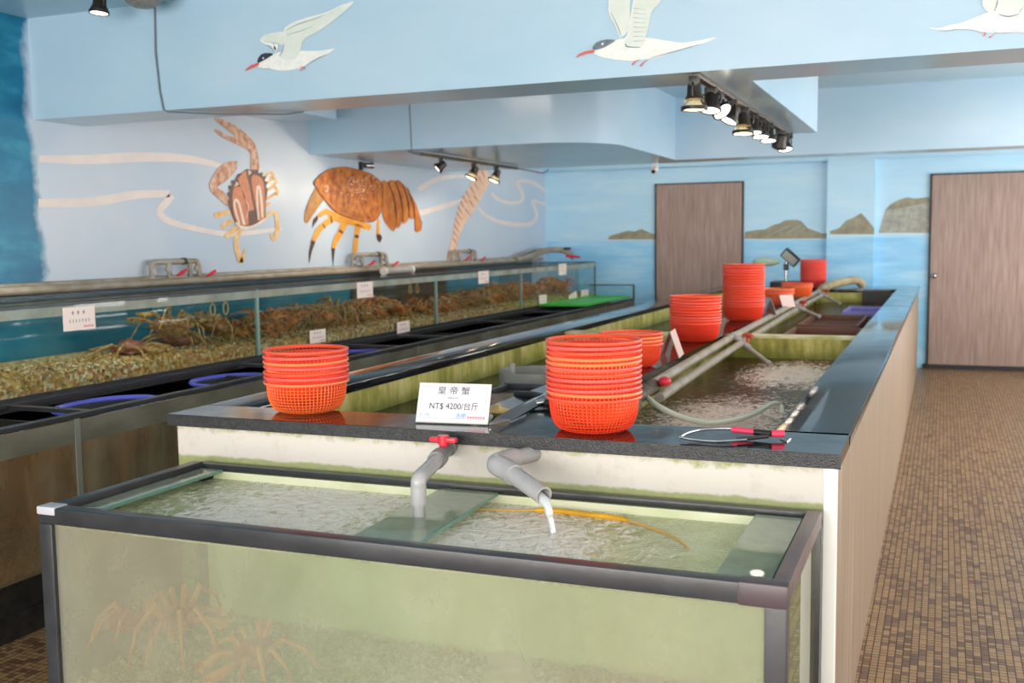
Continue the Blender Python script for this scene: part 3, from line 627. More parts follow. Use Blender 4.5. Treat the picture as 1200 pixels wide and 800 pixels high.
# ------------------------------------------------------------------ baskets
H = .10; RIM = .140
prof = []
for i in range(9):
    a = i/8*math.pi/2; prof.append((.088+.040*math.sin(a)**.8 if a else .088, .001+.088*(1-math.cos(a))))
prof = [(.088, .002), (.105, .009), (.1165, .022), (.1235, .038), (.1275, .056), (.1295, .074), (.1305, .092)]
m_rim_lit = [plastic('red_orange_rim_lit', 'f45a3c'), plastic('orange_rim_lit', 'fa8450'), plastic('coral_rim_lit', 'f4655a')]  # rims paler than the bowls: their highlight is put into the colour
def basket_mesh(mi, solid=False):
    m = m_bk[mi]
    rim = MB().lathe([(.1295, .0935), (.134, .0940), (.1400, .0955), (.1420, .0995), (.1405, .1035), (.1335, .1045), (.1305, .102), (.1285, .098)], 56, closed=True)
    lat = MB(); nr = 64
    if solid:
        lat.lathe([(.001, .002)]+prof+[(r-.002, z) for r, z in reversed(prof)]+[(.001, .004)], 48)
    for k in range(nr):
        a = 2*math.pi*(k+.5)/nr; ca, sa = math.cos(a), math.sin(a)
        lat.tube([(r*ca, r*sa, z) for r, z in prof], .0016, 4, cap=False)
    pts = prof
    zz = [.002, .006, .013, .022, .032, .042, .052, .062, .072, .082]
    for z in zz:
        for i in range(len(prof)-1):
            if prof[i][1] <= z <= prof[i+1][1]:
                t_ = (z-prof[i][1])/(prof[i+1][1]-prof[i][1]); r = prof[i][0]+t_*(prof[i+1][0]-prof[i][0]); break
        lat.tube([(r*math.cos(2*math.pi*k/48), r*math.sin(2*math.pi*k/48), z) for k in range(48)], .0015, 4, closed=True)
    for r in (.075, .06, .045, .03, .015):
        lat.tube([(r*math.cos(2*math.pi*k/32), r*math.sin(2*math.pi*k/32), .002) for k in range(32)], .0015, 4, closed=True)
    for k in range(20):
        a = 2*math.pi*k/20; lat.tube([(.01*math.cos(a), .01*math.sin(a), .002), (.088*math.cos(a), .088*math.sin(a), .002)], .0014, 4, cap=False)
    return rim.mesh('rim', m_rim_lit[mi]), lat.mesh('lattice_bowl', m)
BM = [basket_mesh(i) for i in range(3)]
proto = []
for i in range(3):
    r = bpy.data.objects.new('plastic_basket', None); r.empty_display_size = .05; r['category'] = 'basket'
    proto.append(r)
first = [True]*3
CN = ['red', 'orange', 'coral red']
ORD = ['top', 'second', 'third', 'fourth', 'fifth', 'sixth', 'seventh', 'eighth', 'ninth', 'tenth', 'eleventh', 'twelfth', 'thirteenth', 'fourteenth', 'fifteenth', 'sixteenth', 'seventeenth', 'eighteenth']
def put_basket(mi, loc, rz, tilt, label, group):
    r = proto[mi]
    if not first[mi]: r = proto[mi].copy()
    col.objects.link(r); r.location = loc; r.rotation_euler = (tilt[0], tilt[1], rz); r['label'] = label; r['group'] = group; r['category'] = 'basket'
    for nm, me in zip(('rim', 'lattice_bowl'), BM[mi]):
        c = bpy.data.objects.new(nm, me); col.objects.link(c); c.parent = r
    first[mi] = False
    return r
def stack(x, y, n, dz, seq, where, z=CZ, lean=(0, 0)):
    rg = random.Random(n*7)
    for i in range(n):      # i = 0 lowest
        fromtop = n-1-i; mi = seq[i % len(seq)]
        od = ORD[fromtop]+' from top'
        if i == n-1: od = 'top'
        if i == 0: od = 'bottom'
        lab = '%s basket, %s of the %s' % (CN[mi], od, where)
        tl = (rg.uniform(-.012, .012), rg.uniform(-.012, .012))
        put_basket(mi, (x+lean[0]*i+rg.uniform(-.001, .001), y+lean[1]*i, z+.001+i*dz), rg.uniform(0, 6.28), tl if i else (0, 0), lab, 'baskets in the '+where)
stack(-1.965, 3.00, 7, .0175, [1, 2, 0, 2, 1, 2, 0], 'stack at the left front corner')
stack(-.945, 2.955, 12, .0150, [0, 1, 2, 0, 2, 0, 2, 1, 1, 0, 2, 0], 'tall stack beside the price sign')
px = onz(773, 432, .94); 
stack(-1.268, 4.50, 4, .0150, [0, 1, 1, 0], 'short stack behind the price-sign stack')
stack(-1.245, 5.70, 10, .0158, [0, 0, 2, 0, 0], 'stack in the middle of the centre strip')
stack(-1.238, 7.16, 17, .0172, [0, 0, 2, 0, 0, 0], 'tallest stack on the centre strip')
stack(-1.262, 8.87, 3, .0150, [1, 0, 1], 'low orange pile behind the tallest stack')
stack(-1.235, 9.95, 3, .0150, [1, 1, 0], 'low orange pile nearer the display')
stack(-1.30, 11.82, 12, .0185, [2, 2, 0, 2], 'stack at the far end of the counter')

# ------------------------------------------------------------------ front glass tank
T = thing('front_glass_tank', 'large murky glass tank with black frame in front of the counter', 'tank', (-1.26, 2.45, 0))
a0, a1, b0, b1, zt, zb = -2.25, -.275, 2.115, 2.795, .801, .13
w = .045
MB().box(a0, a1, b0, b0+w, zt-w, zt, .004).build('frame_rail', m_frame, T)
MB().box(a0, a1, b1-w*.7, b1, zt-.028, zt-.010, .003).build('frame_rail', m_frame, T)
MB().box(a0, a0+w*.8, b0+w, b1-w*.7, zt-w, zt-.002, .004).build('frame_rail', m_frame, T)
MB().box(a1-w*.8, a1, b0+w, b1-w*.7, zt-w, zt-.002, .004).build('frame_rail', pm('rust_stained_rail', '5c5054', .35, c2='6e5a56', scale=9), T)
MB().box(a1-.10, a1+.003, b0-.003, b0+w+.003, zt-w-.003, zt+.003, .008).build('corner_cap', m_framep, T)
MB().box(a0-.003, a0+.06, b0-.003, b0+w+.003, zt-.02, zt+.003, .005).build('corner_cap', pm('worn_grey_cap', 'b4b4bc', .4), T)
for (xx, yy) in ((a0, b0), (a1-w, b0), (a0, b1-w), (a1-w, b1-w)):
    MB().box(xx, xx+w, yy, yy+w, .1, zt-w, .004).build('frame_post', m_frame, T)
MB().box(a0, a1, b0, b0+w, .08, .13).box(a0, a1, b1-w, b1, .08, .13).box(a0, a0+w, b0, b1, .08, .13).box(a1-w, a1, b0, b1, .08, .13).build('bottom_rail', m_frame, T)
MB().box(a0+.03, a0+.055, b0, b1-.01, 0, .08).box(a1-.055, a1-.03, b0, b1-.01, 0, .08).box(a0+.06, a1-.06, b0+.02, b1-.02, 0, .08).build('plinth', m_black, T)
MB().box(a0+w-.01, a1-w+.01, b0+.012, b0+.020, .13, zt-w).build('front_pane', m_glassfront, T, smooth=False)
MB().box(a0+.012, a0+.020, b0+w, b1-w, .13, zt-w).build('side_pane', m_glassside, T, smooth=False)
MB().box(a1-.020, a1-.012, b0+w, b1-w, .13, zt-w).build('side_pane', m_glassside, T, smooth=False)
MB().box(a0+w, a1-w, b1-.04, b1-.032, .13, zt-.03).build('rear_pane', pm('algae_coated_rear_pane', 'e6e6cc', .25, c2='ccd0a8', scale=4), T, smooth=False)
MB().box(a0+.02, a1-.02, b0+.02, b1-.03, .115, .13).build('tank_floor', m_black, T, smooth=False)
# glass bracing strips on top
def strip(p, nm='glass_strip'):
    z0, z1 = zt-.030, zt-.022
    o = MB().add([(x, y, z0) for x, y in p]+[(x, y, z1) for x, y in p], [(0, 1, 2, 3), (7, 6, 5, 4), (0, 1, 5, 4), (1, 2, 6, 5), (2, 3, 7, 6), (3, 0, 4, 7)]).build(nm, m_brace, T, smooth=False)
    MB().add([(p[1][0], p[1][1], z0-.001), (p[2][0], p[2][1], z0-.001), (p[2][0], p[2][1], z1+.001), (p[1][0], p[1][1], z1+.001), (p[1][0]+.004, p[1][1], z0-.001), (p[2][0]+.004, p[2][1], z0-.001), (p[2][0]+.004, p[2][1], z1+.001), (p[1][0]+.004, p[1][1], z1+.001)],
             [(0, 1, 2, 3), (4, 5, 6, 7), (0, 1, 5, 4), (3, 2, 6, 7), (0, 3, 7, 4), (1, 2, 6, 5)]).build('green_glass_edge', m_glassedge, o, smooth=False)
strip([(a0+.04, b0+w), (a0+.115, b0+w), (a0+.115, b1-w), (a0+.04, b1-w)])
strip([(-1.335, b0+w), (-1.155, b0+w), (-1.175, b1-w), (-1.35, b1-w)])
strip([(-.44, b0+w), (-.325, b0+w), (-.325, b1-w), (-.44, b1-w)])
MB().box(a0+.05, a0+.08, b1-.09, b1-.035, .70, .765).build('clip', m_lampb, T)
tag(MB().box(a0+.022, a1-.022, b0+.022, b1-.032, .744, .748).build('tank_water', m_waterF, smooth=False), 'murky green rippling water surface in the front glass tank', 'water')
def gravel(name, mat, bx, z, n, size, label, slope=0, seed=1, frontbias=0):
    rg = random.Random(seed); mb = MB(); x0_, x1_, y0_, y1_ = bx
    for i in range(n):
        u = rg.random(); v = rg.random()
        if frontbias == 1: u = 1-(1-u)**2 if False else u
        x = x0_+(x1_-x0_)*u; y = y0_+(y1_-y0_)*v; r = size*rg.uniform(.6, 1.3)
        zz_ = z+slope*u+rg.uniform(-.012, .006)
        c = Vector((x, y, zz_)); R_ = Matrix.Rotation(rg.random()*6.28, 3, Vector((rg.random()-.5, rg.random()-.5, rg.random()-.5+1e-3)))
        pts = [Vector(p)*r for p in ((1, 0, 0), (-1, 0, 0), (0, .8, 0), (0, -.8, 0), (0, 0, .7), (0, 0, -.7))]
        mb.add([c+R_ @ (p*rg.uniform(.7, 1.1)) for p in pts], [(0, 2, 4), (2, 1, 4), (1, 3, 4), (3, 0, 4), (2, 0, 5), (1, 2, 5), (3, 1, 5), (0, 3, 5)])
    return mb
gm = gravel('g', None, (a0+.05, a1-.05, b0+.045, b1-.06), .30, 5200, .012, '', seed=2)
gm.box(a0+.03, a1-.03, b0+.03, b1-.045, .131, .292)
tag(gm.build('gravel_bed', m_gravw, smooth=False), 'pale gravel covering the bottom of the front glass tank', 'gravel', kind='stuff')

# ------------------------------------------------------------------ crabs
def leg_pts(L, side, ang, lift, rg):
    d = Vector((math.cos(ang)*1.0, math.sin(ang), 0))
    return [Vector((0, 0, 0))+d*.25*L*.5, d*L*.45+Vector((0, 0, lift)), d*L*.8+Vector((0, 0, lift*.3)), d*L*1.0+Vector((0, 0, -lift*1.1))]
def crab_parts(seed, R=.08, L=.26, lift=.07, spiky=.28, thick=.010, leggy=8):
    rg = random.Random(seed); parts = []
    sh = MB(); bm = bmesh.new(); bmesh.ops.create_icosphere(bm, subdivisions=3, radius=1); bm.verts.index_update(); vs = []
    for v in bm.verts:
        k = R*(1+(rg.random() < .33)*rg.random()*spiky); x, y, z = v.co
        vs.append((x*k*.95*(1-.12*y*y), y*k*1.05, z*k*(.62 if z > 0 else .35)))
    sh.add(vs, [[v.index for v in f.verts] for f in bm.faces]); bm.free()
    sh.ico((R*.92, .018, R*.15), R*.09, 1).ico((R*.92, -.018, R*.15), R*.09, 1)
    parts.append(('carapace', sh))
    for s in (1, -1):
        for i in range(leggy//2):
            a = s*(math.radians(50)+i*math.radians(32)+rg.uniform(-.12, .12)); l = L*rg.uniform(.85, 1.1); lf = lift*rg.uniform(.7, 1.3)
            q_ = leg_pts(l, s, a, lf, rg); p = []
            for j in range(3): p += [q_[j].lerp(q_[j+1], f_) for f_ in (0, .12, .5, .88)]
            p.append(q_[3]); n = len(p)
            rad = [thick*(1.0-.75*(j/(n-1))**1.3)*(1.2 if j % 4 == 0 else (1.0 if j % 4 == 2 else .85)) for j in range(n)]
            parts.append(('leg', MB().tube(p, rad, 7)))
        a = s*math.radians(25); d = Vector((math.cos(a), math.sin(a), 0)); e = Vector((math.cos(a-s*.5), math.sin(a-s*.5), 0))
        p0 = d*R*.7; p1 = d*R*1.5+Vector((0, 0, lift*.3)); p2 = p1+e*L*.3-Vector((0, 0, lift*.4)); p3 = p2+e*L*.16
        cl = MB().tube(smoothpath([p0, p1, p2], 3), [thick*.9, thick*.9, thick, thick*1.1, thick*1.3, thick*1.5, thick*1.8], 7)
        q = Vector((-e.y, e.x, 0))
        cl.tube([p2, (p2+p3)/2+q*thick*1.6, p3+q*thick*.3], [thick*1.3, thick*.9, .001], 6).tube([p2, (p2+p3)/2-q*thick*1.5, p3-q*thick*.2], [thick*1.1, thick*.7, .001], 6)
        parts.append(('claw', cl))
    return parts
def crab_thing(name, seed, loc, rot, label, mats, scale=1, group=None, **k):
    r = thing(name, label, 'crab', loc, group); r.rotation_euler = rot; r.scale = (scale,)*3
    for nm, mb in crab_parts(seed, **k):
        me = mb.mesh(nm, mats[0] if nm == 'carapace' else mats[1]); o = bpy.data.objects.new(nm, me); col.objects.link(o); o.parent = r
    return r
KC = (m_kred, m_korg); m_kbr = rnd_paint('reddish_brown_crab_shell', [(.3, '5a2e28'), (.5, '8a4c3c'), (.7, 'a8785c')], .5, 20)
crab_thing('king_crab', 1, (-2.11, 2.295, .43), (.2, .25, 2.6), 'red king crab against the left end of the front tank', KC, 1, R=.062, L=.125, lift=.05, spiky=.45, thick=.010)
crab_thing('king_crab', 2, (-1.96, 2.32, .45), (.1, .0, .5), 'orange-legged king crab standing in the middle of the left gravel', KC, 1, R=.05, L=.17, lift=.06, spiky=.4, thick=.010)
crab_thing('king_crab', 3, (-1.71, 2.32, .385), (-.15, .1, -2.2), 'orange king crab crouching at the right of the two others in the front tank', KC, 1, R=.06, L=.165, lift=.05, spiky=.45, thick=.010)

# ------------------------------------------------------------------ left tank row, lower and upper
UX, LX = -3.78, -3.262
lowT = [2.35, 3.29, 4.8, 6.33, 7.53, 9.29, 10.6, 11.70]
L_ = thing('lower_tank_row', 'long row of grimy glass floor tanks along the left wall', 'tank', (-4.0, 6.5, 0))
MB().box(XL, LX, -.2, 11.7, 0, .10).box(XL, LX-.02, -.2, 11.7, .10, .22).build('plinth', m_black, L_, smooth=False)
MB().box(XL, UX, -.2, 11.7, .775, .812).build('shelf', m_black, L_, smooth=False)
ys = [-.2, 1.0]+lowT
for i in range(len(ys)-1):
    MB().box(LX-.008, LX, ys[i]+.012, ys[i+1]-.012, .22, .795).build('front_pane', m_glasslower, L_, smooth=False)
MB().box(LX+.0005, LX+.0015, -.18, 11.68, .70, .795).build('sediment_band', m_scum2, L_, smooth=False)
for y in ys:
    MB().box(LX-.03, LX+.004, y-.014, y+.014, .22, .80).build('post', pm('grey_silicone_post', '7d8078', .4) if y == ys[0] else bpy.data.materials['grey_silicone_post'], L_, smooth=False)
    MB().box(XL+.01, LX-.03, y-.006, y+.006, .22, .775).build('divider', m_black, L_, smooth=False)
MB().box(LX-.025, LX+.008, -.2, 11.7, .80, .822, .003).box(UX, UX+.03, -.2, 11.7, .80, .815).build('top_rail', m_frame, L_, smooth=False)
for y in (3.42, 5.05, 6.2, 6.95, 8.4, 9.6):
    MB().box(UX+.03, LX-.02, y-.02, y+.02, .795, .812).build('cross_bar', m_frame, L_, smooth=False)
MB().box(XL, XL+.02, -.2, 11.7, .22, .775).build('back_panel', m_brownp, L_, smooth=False)
MB().box(LX-.52, LX+.0, 11.70, 11.71, .80, .97).build('end_pane', m_glassupper, L_, smooth=False)
MB().box(LX-.008, LX+.008, 11.69, 11.715, .80, .975).box(LX-.52, LX, 11.698, 11.714, .965, .978).build('end_frame', m_frame, L_, smooth=False)
tag(slab(XL+.02, LX-.03, -.18, 11.68, .60, .72).build('tank_water', m_waterD, smooth=False), 'dark water inside the lower row of floor tanks', 'water')
gm = MB().box(XL+.02, LX-.03, -.18, 11.68, .221, .30)
gg = gravel('g', None, (-3.6, LX-.035, 1.8, 11.6), .305, 2600, .016, '', seed=5); gm.add(gg.v, gg.f)
tag(gm.build('gravel_bed', m_grav, smooth=False), 'brown gravel on the bottom of the lower floor tanks', 'gravel', kind='stuff')

upT = [-.2, 1.0, 2.6, 5.27, 7.68, 9.54, 11.9]
U_ = thing('upper_tank_row', 'long row of teal-backed glass tanks stacked above the floor tanks', 'tank', (-4.2, 6.5, .82))
MB().box(XL+.12, UX, -.2, 11.9, .812, .835).build('base_rail', m_frame, U_, smooth=False)
for i in range(len(upT)-1):
    MB().box(UX-.008, UX, upT[i]+.008, upT[i+1]-.008, .835, 1.225).build('front_pane', m_glassupper, U_, smooth=False)
    MB().box(UX+.0005, UX+.0015, upT[i]+.008, upT[i+1]-.008, 1.178, 1.222).build('scum_sheen_line', m_scum_sheen, U_, smooth=False)  # pale strip paints the silvery water-surface reflection along with the scum
    mm = m_brownp if i == 4 else m_teal
    MB().box(XL+.12, XL+.135, upT[i]+.005, upT[i+1]-.005, .835, 1.225).build('back_panel', mm, U_, smooth=False)
for y in upT:
    MB().box(XL+.14, UX-.008, y-.005, y+.005, .835, 1.225).build('divider_pane', m_glass, U_, smooth=False)
    MB().box(UX-.014, UX+.004, y-.010, y+.010, .835, 1.228).build('silicone_seam', pm('grey_green_seam', '7f9a94', .3) if y == upT[0] else bpy.data.materials['grey_green_seam'], U_, smooth=False)
MB().box(UX-.012, UX+.003, -.2, 11.9, 1.225, 1.236).box(XL+.12, XL+.14, -.2, 11.9, 1.225, 1.236).box(XL+.12, UX, 11.89, 11.905, 1.225, 1.236).box(UX-.012, UX+.003, 11.89, 11.905, .82, 1.236).build('top_rail', m_frame, U_, smooth=False)
MB().box(XL+.14, UX-.3, -.2, 11.88, 1.214, 1.222).build('glass_lid', m_glass, U_, smooth=False)
tag(MB().box(XL+.14, UX-.012, -.18, 11.88, 1.176, 1.179).build('tank_water', m_waterU, smooth=False), 'clear water surface just under the rims of the upper tanks', 'water')
for i, (ya, yb, zz, ml, nn, ss) in enumerate([(2.6, 5.25, .905, 'first long', 4200, .021), (5.28, 7.66, .90, 'second', 2600, .015), (7.7, 9.52, .89, 'third', 1500, .016), (9.56, 11.85, .88, 'farthest', 1500, .016), (-.18, 2.58, .90, 'nearest', 600, .016)]):
    gm = MB().box(XL+.16, UX-.012, ya, yb, .836, zz-.006)
    gg = gravel('g', None, (UX-.45, UX-.022, ya+.02, yb-.02), zz, nn, ss, '', seed=20+i, slope=-.0)
    gm.add(gg.v, gg.f)
    # stones piled against the pane
    gg = gravel('g', None, (UX-.03, UX-.021, ya+.02, yb-.02), .868, int(nn*.6), ss*.9, '', seed=40+i); gg.v = [(a, b, c+random.Random(int(a*1e5)+int(b*1e4)//60).uniform(-.025, .03)) for a, b, c in gg.v] if False else gg.v
    gm.add(gg.v, gg.f)
    tag(gm.build('gravel_bed', m_grav, smooth=False), 'multicoloured gravel layer in the %s tank of the upper row' % ml, 'gravel', kind='stuff')
# crabs in the first upper tank
CC = (m_crab, m_crableg)
crab_thing('spiny_crab', 11, (-4.02, 4.78, 1.03), (.3, -.4, -2.0), 'tan spiny crab climbing with claws raised, left one in the first upper tank', CC, 1, R=.098, L=.235, lift=.08, spiky=.5, thick=.010)
crab_thing('spiny_crab', 12, (-4.02, 5.13, 1.02), (-.2, -.3, -1.5), 'brown round-bodied crab at the right end of the first upper tank', CC, 1, R=.105, L=.17, lift=.06, spiky=.45, thick=.009)
crab_thing('spiny_crab', 13, (-4.04, 4.48, .94), (0, 0, .2), 'flat reddish crab lying on the gravel under the climbing crab', (m_kbr, m_crableg), 1, R=.085, L=.24, lift=.03, spiky=.3, thick=.012)
crab_thing('spiny_crab', 14, (-4.08, 4.9, .95), (0, .1, 2.0), 'reddish crab wedged between the two large crabs in the first upper tank', (m_kbr, m_crableg), 1, R=.085, L=.22, lift=.04, spiky=.3, thick=.012)
# heaps of crabs in the further tanks
def heap_proto(seed, mat, **k):
    mb = MB()
    for nm, p in crab_parts(seed, **k): mb.add(p.v, p.f)
    return mb.mesh('heap_crab', mat)
HP = [heap_proto(31, m_crab2, R=.065, L=.19, lift=.06, thick=.010), heap_proto(32, m_crab, R=.06, L=.2, lift=.05, thick=.010), heap_proto(33, m_crableg, R=.06, L=.21, lift=.07, thick=.011), heap_proto(34, m_crab2, R=.07, L=.18, lift=.04, thick=.012)]
rg = random.Random(9); hp_root = None
def heap(n, ya, yb, x0_, x1_, zlo, zhi, label, group):
    global hp_root
    for i in range(n):
        y = ya+(yb-ya)*(i+rg.random())/n; x = rg.uniform(x0_, x1_); z = rg.uniform(zlo, zhi)
        me = HP[rg.randrange(4)]
        if hp_root is None: o = bpy.data.objects.new('heap_crab', me); hp_root = o
        else: o = hp_root.copy(); o.data = me
        col.objects.link(o); o.location = (x, y, z); o.rotation_euler = (rg.uniform(-.5, .5), rg.uniform(-.6, .6), rg.uniform(0, 6.28))
        o.scale = (rg.uniform(.8, 1.05),)*3
        o['label'] = label; o['category'] = 'crab'; o['group'] = group
heap(26, 5.5, 7.5, -4.2, -3.97, .93, 1.0, 'small brown crab in the tangled heap of the second upper tank', 'crabs heaped in the second upper tank')
heap(20, 7.9, 9.4, -4.2, -3.97, .91, .97, 'small brown crab in the heap before the brown panel of the third upper tank', 'crabs heaped in the third upper tank')
heap(9, 9.7, 10.3, -4.2, -3.97, .93, 1.03, 'small orange crab in the mound at the near end of the farthest upper tank', 'crabs mounded in the farthest upper tank')
heap(5, 10.4, 11.1, -4.3, -4.0, .9, .95, 'small pale crab lying low in the middle of the farthest upper tank', 'crabs low in the farthest upper tank')
heap(5, 11.2, 11.5, -4.2, -4.0, .95, 1.02, 'small orange crab in the little mound by the far end of the farthest upper tank', 'crabs at the far end of the farthest upper tank')
heap(4, 2.35, 3.2, -3.55, -3.48, .37, .43, 'brown crab behind the grimy glass of the nearest floor tank', 'crabs in the nearest floor tank')
# hanging rings seen through the panes
ringl = {4.98: ('first', 'left'), 5.10: ('first', 'right'), 7.42: ('second', 'left'), 7.54: ('second', 'right')}
for y, (a, b) in ringl.items():
    tag(MB().tube([(UX-.10, y+.022*math.cos(q), 1.125+.035*math.sin(q)) for q in [i*2*math.pi/24 for i in range(24)]], .004, 6, closed=True).tube([(UX-.10, y, 1.16), (UX-.10, y, 1.215)], .003, 6).build('hanging_ring', m_tan),
        'pale hanging ring, %s one of the pair inside the %s upper tank with crabs' % (b, a), 'ring', 'rings hanging in the upper tanks')
# price tags on the panes
def text_mesh(s, size):
    cu = bpy.data.curves.new('txt', 'FONT'); cu.body = s; cu.size = size; cu.align_x = 'CENTER'; cu.align_y = 'CENTER'; cu.extrude = 0.0001
    o = bpy.data.objects.new('txt', cu); col.objects.link(o); bpy.context.view_layer.update()
    me = bpy.data.meshes.new_from_object(o.evaluated_get(bpy.context.evaluated_depsgraph_get())); bpy.data.objects.remove(o); return me
def tagcard(y0_, y1_, z0_, z1_, label, rot=0, full=True):
    yc, zc = (y0_+y1_)/2, (z0_+z1_)/2; ww, hh = (y1_-y0_), (z1_-z0_)
    t = thing('price_tag', label, 'sign', (UX+.006, yc, zc), None); t.rotation_euler = (rot, 0, 0)
    t.rotation_euler = (rot, 0, 0)
    def pb(nm, mb, m):
        o = bpy.data.objects.new(nm, mb.mesh(nm, m)); col.objects.link(o); o.parent = t
    pb('card', MB().box(0, .002, -ww/2, ww/2, -hh/2, hh/2), m_card)
    ik = MB()
    for j in range(3): ik.box(.002, .0025, -ww*.2+j*ww*.17-.006, -ww*.2+j*ww*.17+.006, hh*.2, hh*.32).box(.002, .0025, -ww*.2+j*ww*.17-.001, -ww*.2+j*ww*.17+.001, hh*.15, hh*.37)
    for j in range(7): ik.box(.002, .0025, -ww*.3+j*ww*.1-.003, -ww*.3+j*ww*.1+.003, -hh*.16, -hh*.02)
    pb('printed_lines', ik, m_inkg)
    rd = MB()
    for j in range(5): rd.box(.002, .0025, ww*.15+j*ww*.065-.003, ww*.15+j*ww*.065+.003, -hh*.40, -hh*.31)
    pb('red_print', rd, m_red)
tagcard(3.755, 3.955, 1.105, 1.215, 'largest pale price card stuck on the nearest upper tank rim', 0.0)
tagcard(6.42, 6.64, 1.11, 1.22, 'pale price card on the rim of the second upper tank')
tagcard(8.50, 8.73, 1.12, 1.23, 'pale price card on the rim before the brown-backed upper tank')
tagcard(10.60, 10.84, 1.12, 1.24, 'pale price card on the rim of the farthest upper tank')
tagcard(5.81, 6.00, .85, .935, 'pale price card low on the glass just above the front basket stack')
tagcard(6.99, 7.19, .80, .90, 'pale price card low on the second upper tank near its right seam')
tagcard(10.0, 10.22, .83, .94, 'pale price card low on the farthest upper tank, nearest of three')
tagcard(10.92, 11.19, .79, .91, 'tilted pale price card standing beside the green tray', .15)
tagcard(11.34, 11.60, .82, .925, 'pale price card low at the far end of the upper tanks')
# baskets / lids sunk in the lower tanks
def blue_tub(y, x, ry, label, clip=False):
    t = thing('blue_rimmed_tub', label, 'basket', (x, y, .775), 'blue-rimmed tubs in the floor tanks'); sy = ry/.19
    def pb(nm, mb, m):
        mb.v = [(a, b*sy, c) for a, b, c in mb.v]; o = bpy.data.objects.new(nm, mb.mesh(nm, m)); col.objects.link(o); o.parent = t
    pb('rim', MB().lathe([(.172, -.005), (.178, .006), (.192, .008), (.196, -.002), (.19, -.01), (.175, -.012)], 40, closed=True), m_blue)
    pb('mesh_bowl', MB().lathe([(.175, -.01), (.16, -.06), (.13, -.10), (.02, -.105)], 32), m_blued)
    if clip: pb('clip', MB().box(.185, .198, .0, .012, -.03, .02), m_white)
blue_tub(3.75, -3.53, .27, 'blue-rimmed tub in the nearest floor tank with a small white clip', True)
blue_tub(4.66, -3.53, .24, 'blue-rimmed tub in the floor tank left of the front basket stack')
blue_tub(5.98, -3.53, .25, 'blue-rimmed tub half hidden behind the front basket stack')
t = thing('green_tray', 'bright green plastic tray lying at the far end of the floor tanks', 'tray', (-3.5, 10.9, .83))
MB().box(-3.76, -3.28, 10.0, 11.62, .832, .840, .003).build('tray_base', m_green, t)
MB().box(-3.76, -3.28, 10.0, 10.02, .84, .853).box(-3.76, -3.28, 11.60, 11.62, .84, .853).box(-3.77, -3.755, 10.0, 11.62, .84, .853).box(-3.29, -3.275, 10.0, 11.62, .84, .853).build('tray_lip', m_green, t)

# ------------------------------------------------------------------ pipes on the left wall
tag(MB().tube([(-4.60, -.1, 1.262), (-4.60, 12.3, 1.262)], .024, 14).build('water_pipe', m_pvcold), 'long grey water pipe running along the upper tank rims', 'pipe')
tag(MB().tube([(-4.672, -.1, 1.285), (-4.672, 11.4, 1.285), (-4.66, 11.8, 1.33), (-4.62, 12.1, 1.37), (-4.6, 12.4, 1.375)], .018, 14).build('water_pipe', m_pvcold), 'thinner grey pipe behind the long pipe on the left wall', 'pipe')
def loop(y0_, y1_, label, full=True):
    t = thing('pipe_loop', label, 'pipe', (-4.60, (y0_+y1_)/2, 1.27), 'valve loops on the left wall pipes'); zt_ = 1.39; r = .018
    MB().tube([(-4.66, y0_, 1.285), (-4.66, y0_, zt_-.02), (-4.655, y0_+.006, zt_-.004), (-4.65, y0_+.022, zt_), (-4.65, y1_-.022, zt_), (-4.645, y1_-.006, zt_-.004), (-4.64, y1_, zt_-.02), (-4.62, y1_, 1.24)], r, 12).build('loop_pipe', m_pvcold, t)
    MB().tube([(-4.65, y0_+.14, zt_), (-4.63, y0_+.14, 1.27)], r*.9, 12).build('branch_pipe', m_pvcold, t)
    MB().tube([(-4.65, y1_-.07, zt_), (-4.65, y1_-.07, 1.27)], r*.9, 12).build('branch_pipe', m_pvcold, t)
    for (yy, zz) in ((y0_, 1.33), (y0_+.14, 1.345), (y1_, 1.34), (y1_-.13, zt_)):
        if zz == zt_: MB().tube([(-4.65, yy-.015, zz), (-4.65, yy+.015, zz)], r*1.3, 12).build('pipe_collar', m_rust, t)
        else: MB().tube([(-4.645, yy, zz-.015), (-4.645, yy, zz+.015)], r*1.3, 12).build('pipe_collar', m_pvc, t)
    for yy, zz in ((y0_+.16, 1.315), (y1_+.03, 1.30)):
        v_ = MB().tube([(-4.59, yy, zz-.012), (-4.56, yy, zz)], .008, 8)
        v_.tube([(-4.555, yy-.045, zz-.012), (-4.555, yy, zz+.004), (-4.555, yy+.04, zz+.02)], [.008, .014, .010], 8); v_.build('valve_handle', m_redval, t)
loop(5.39, 5.82, 'grey valve loop with red handles on the wall, nearest of the three')
loop(7.86, 8.42, 'grey valve loop with red handles under the painted lobster legs')
loop(9.85, 10.38, 'grey valve loop at the foot of the painted peach feeler')
t = thing('pump_valve', 'small grey pipe bend with red valve at the far left corner', 'pipe', (-4.55, 12.3, 1.3))
MB().tube(smoothpath([(-4.58, 11.4, 1.27), (-4.56, 11.8, 1.30), (-4.5, 12.1, 1.36), (-4.42, 12.35, 1.375), (-4.3, 12.4, 1.34), (-4.22, 12.4, 1.27)]), .035, 14).build('bent_pipe', m_pvcold, t)
MB().tube([(-4.28, 12.3, 1.30), (-4.10, 12.3, 1.28)], [.02, .012], 10).build('valve_handle', m_redval, t)
MB().tube([(-4.3, 12.4, 1.37), (-4.3, 12.4, 1.40)], .045, 12).build('cap', m_dark, t)
t = thing('pipe_tee', 'pale pipe tee lying across the upper tank below the painted lobster', 'pipe', (-4.4, 8.1, 1.25))
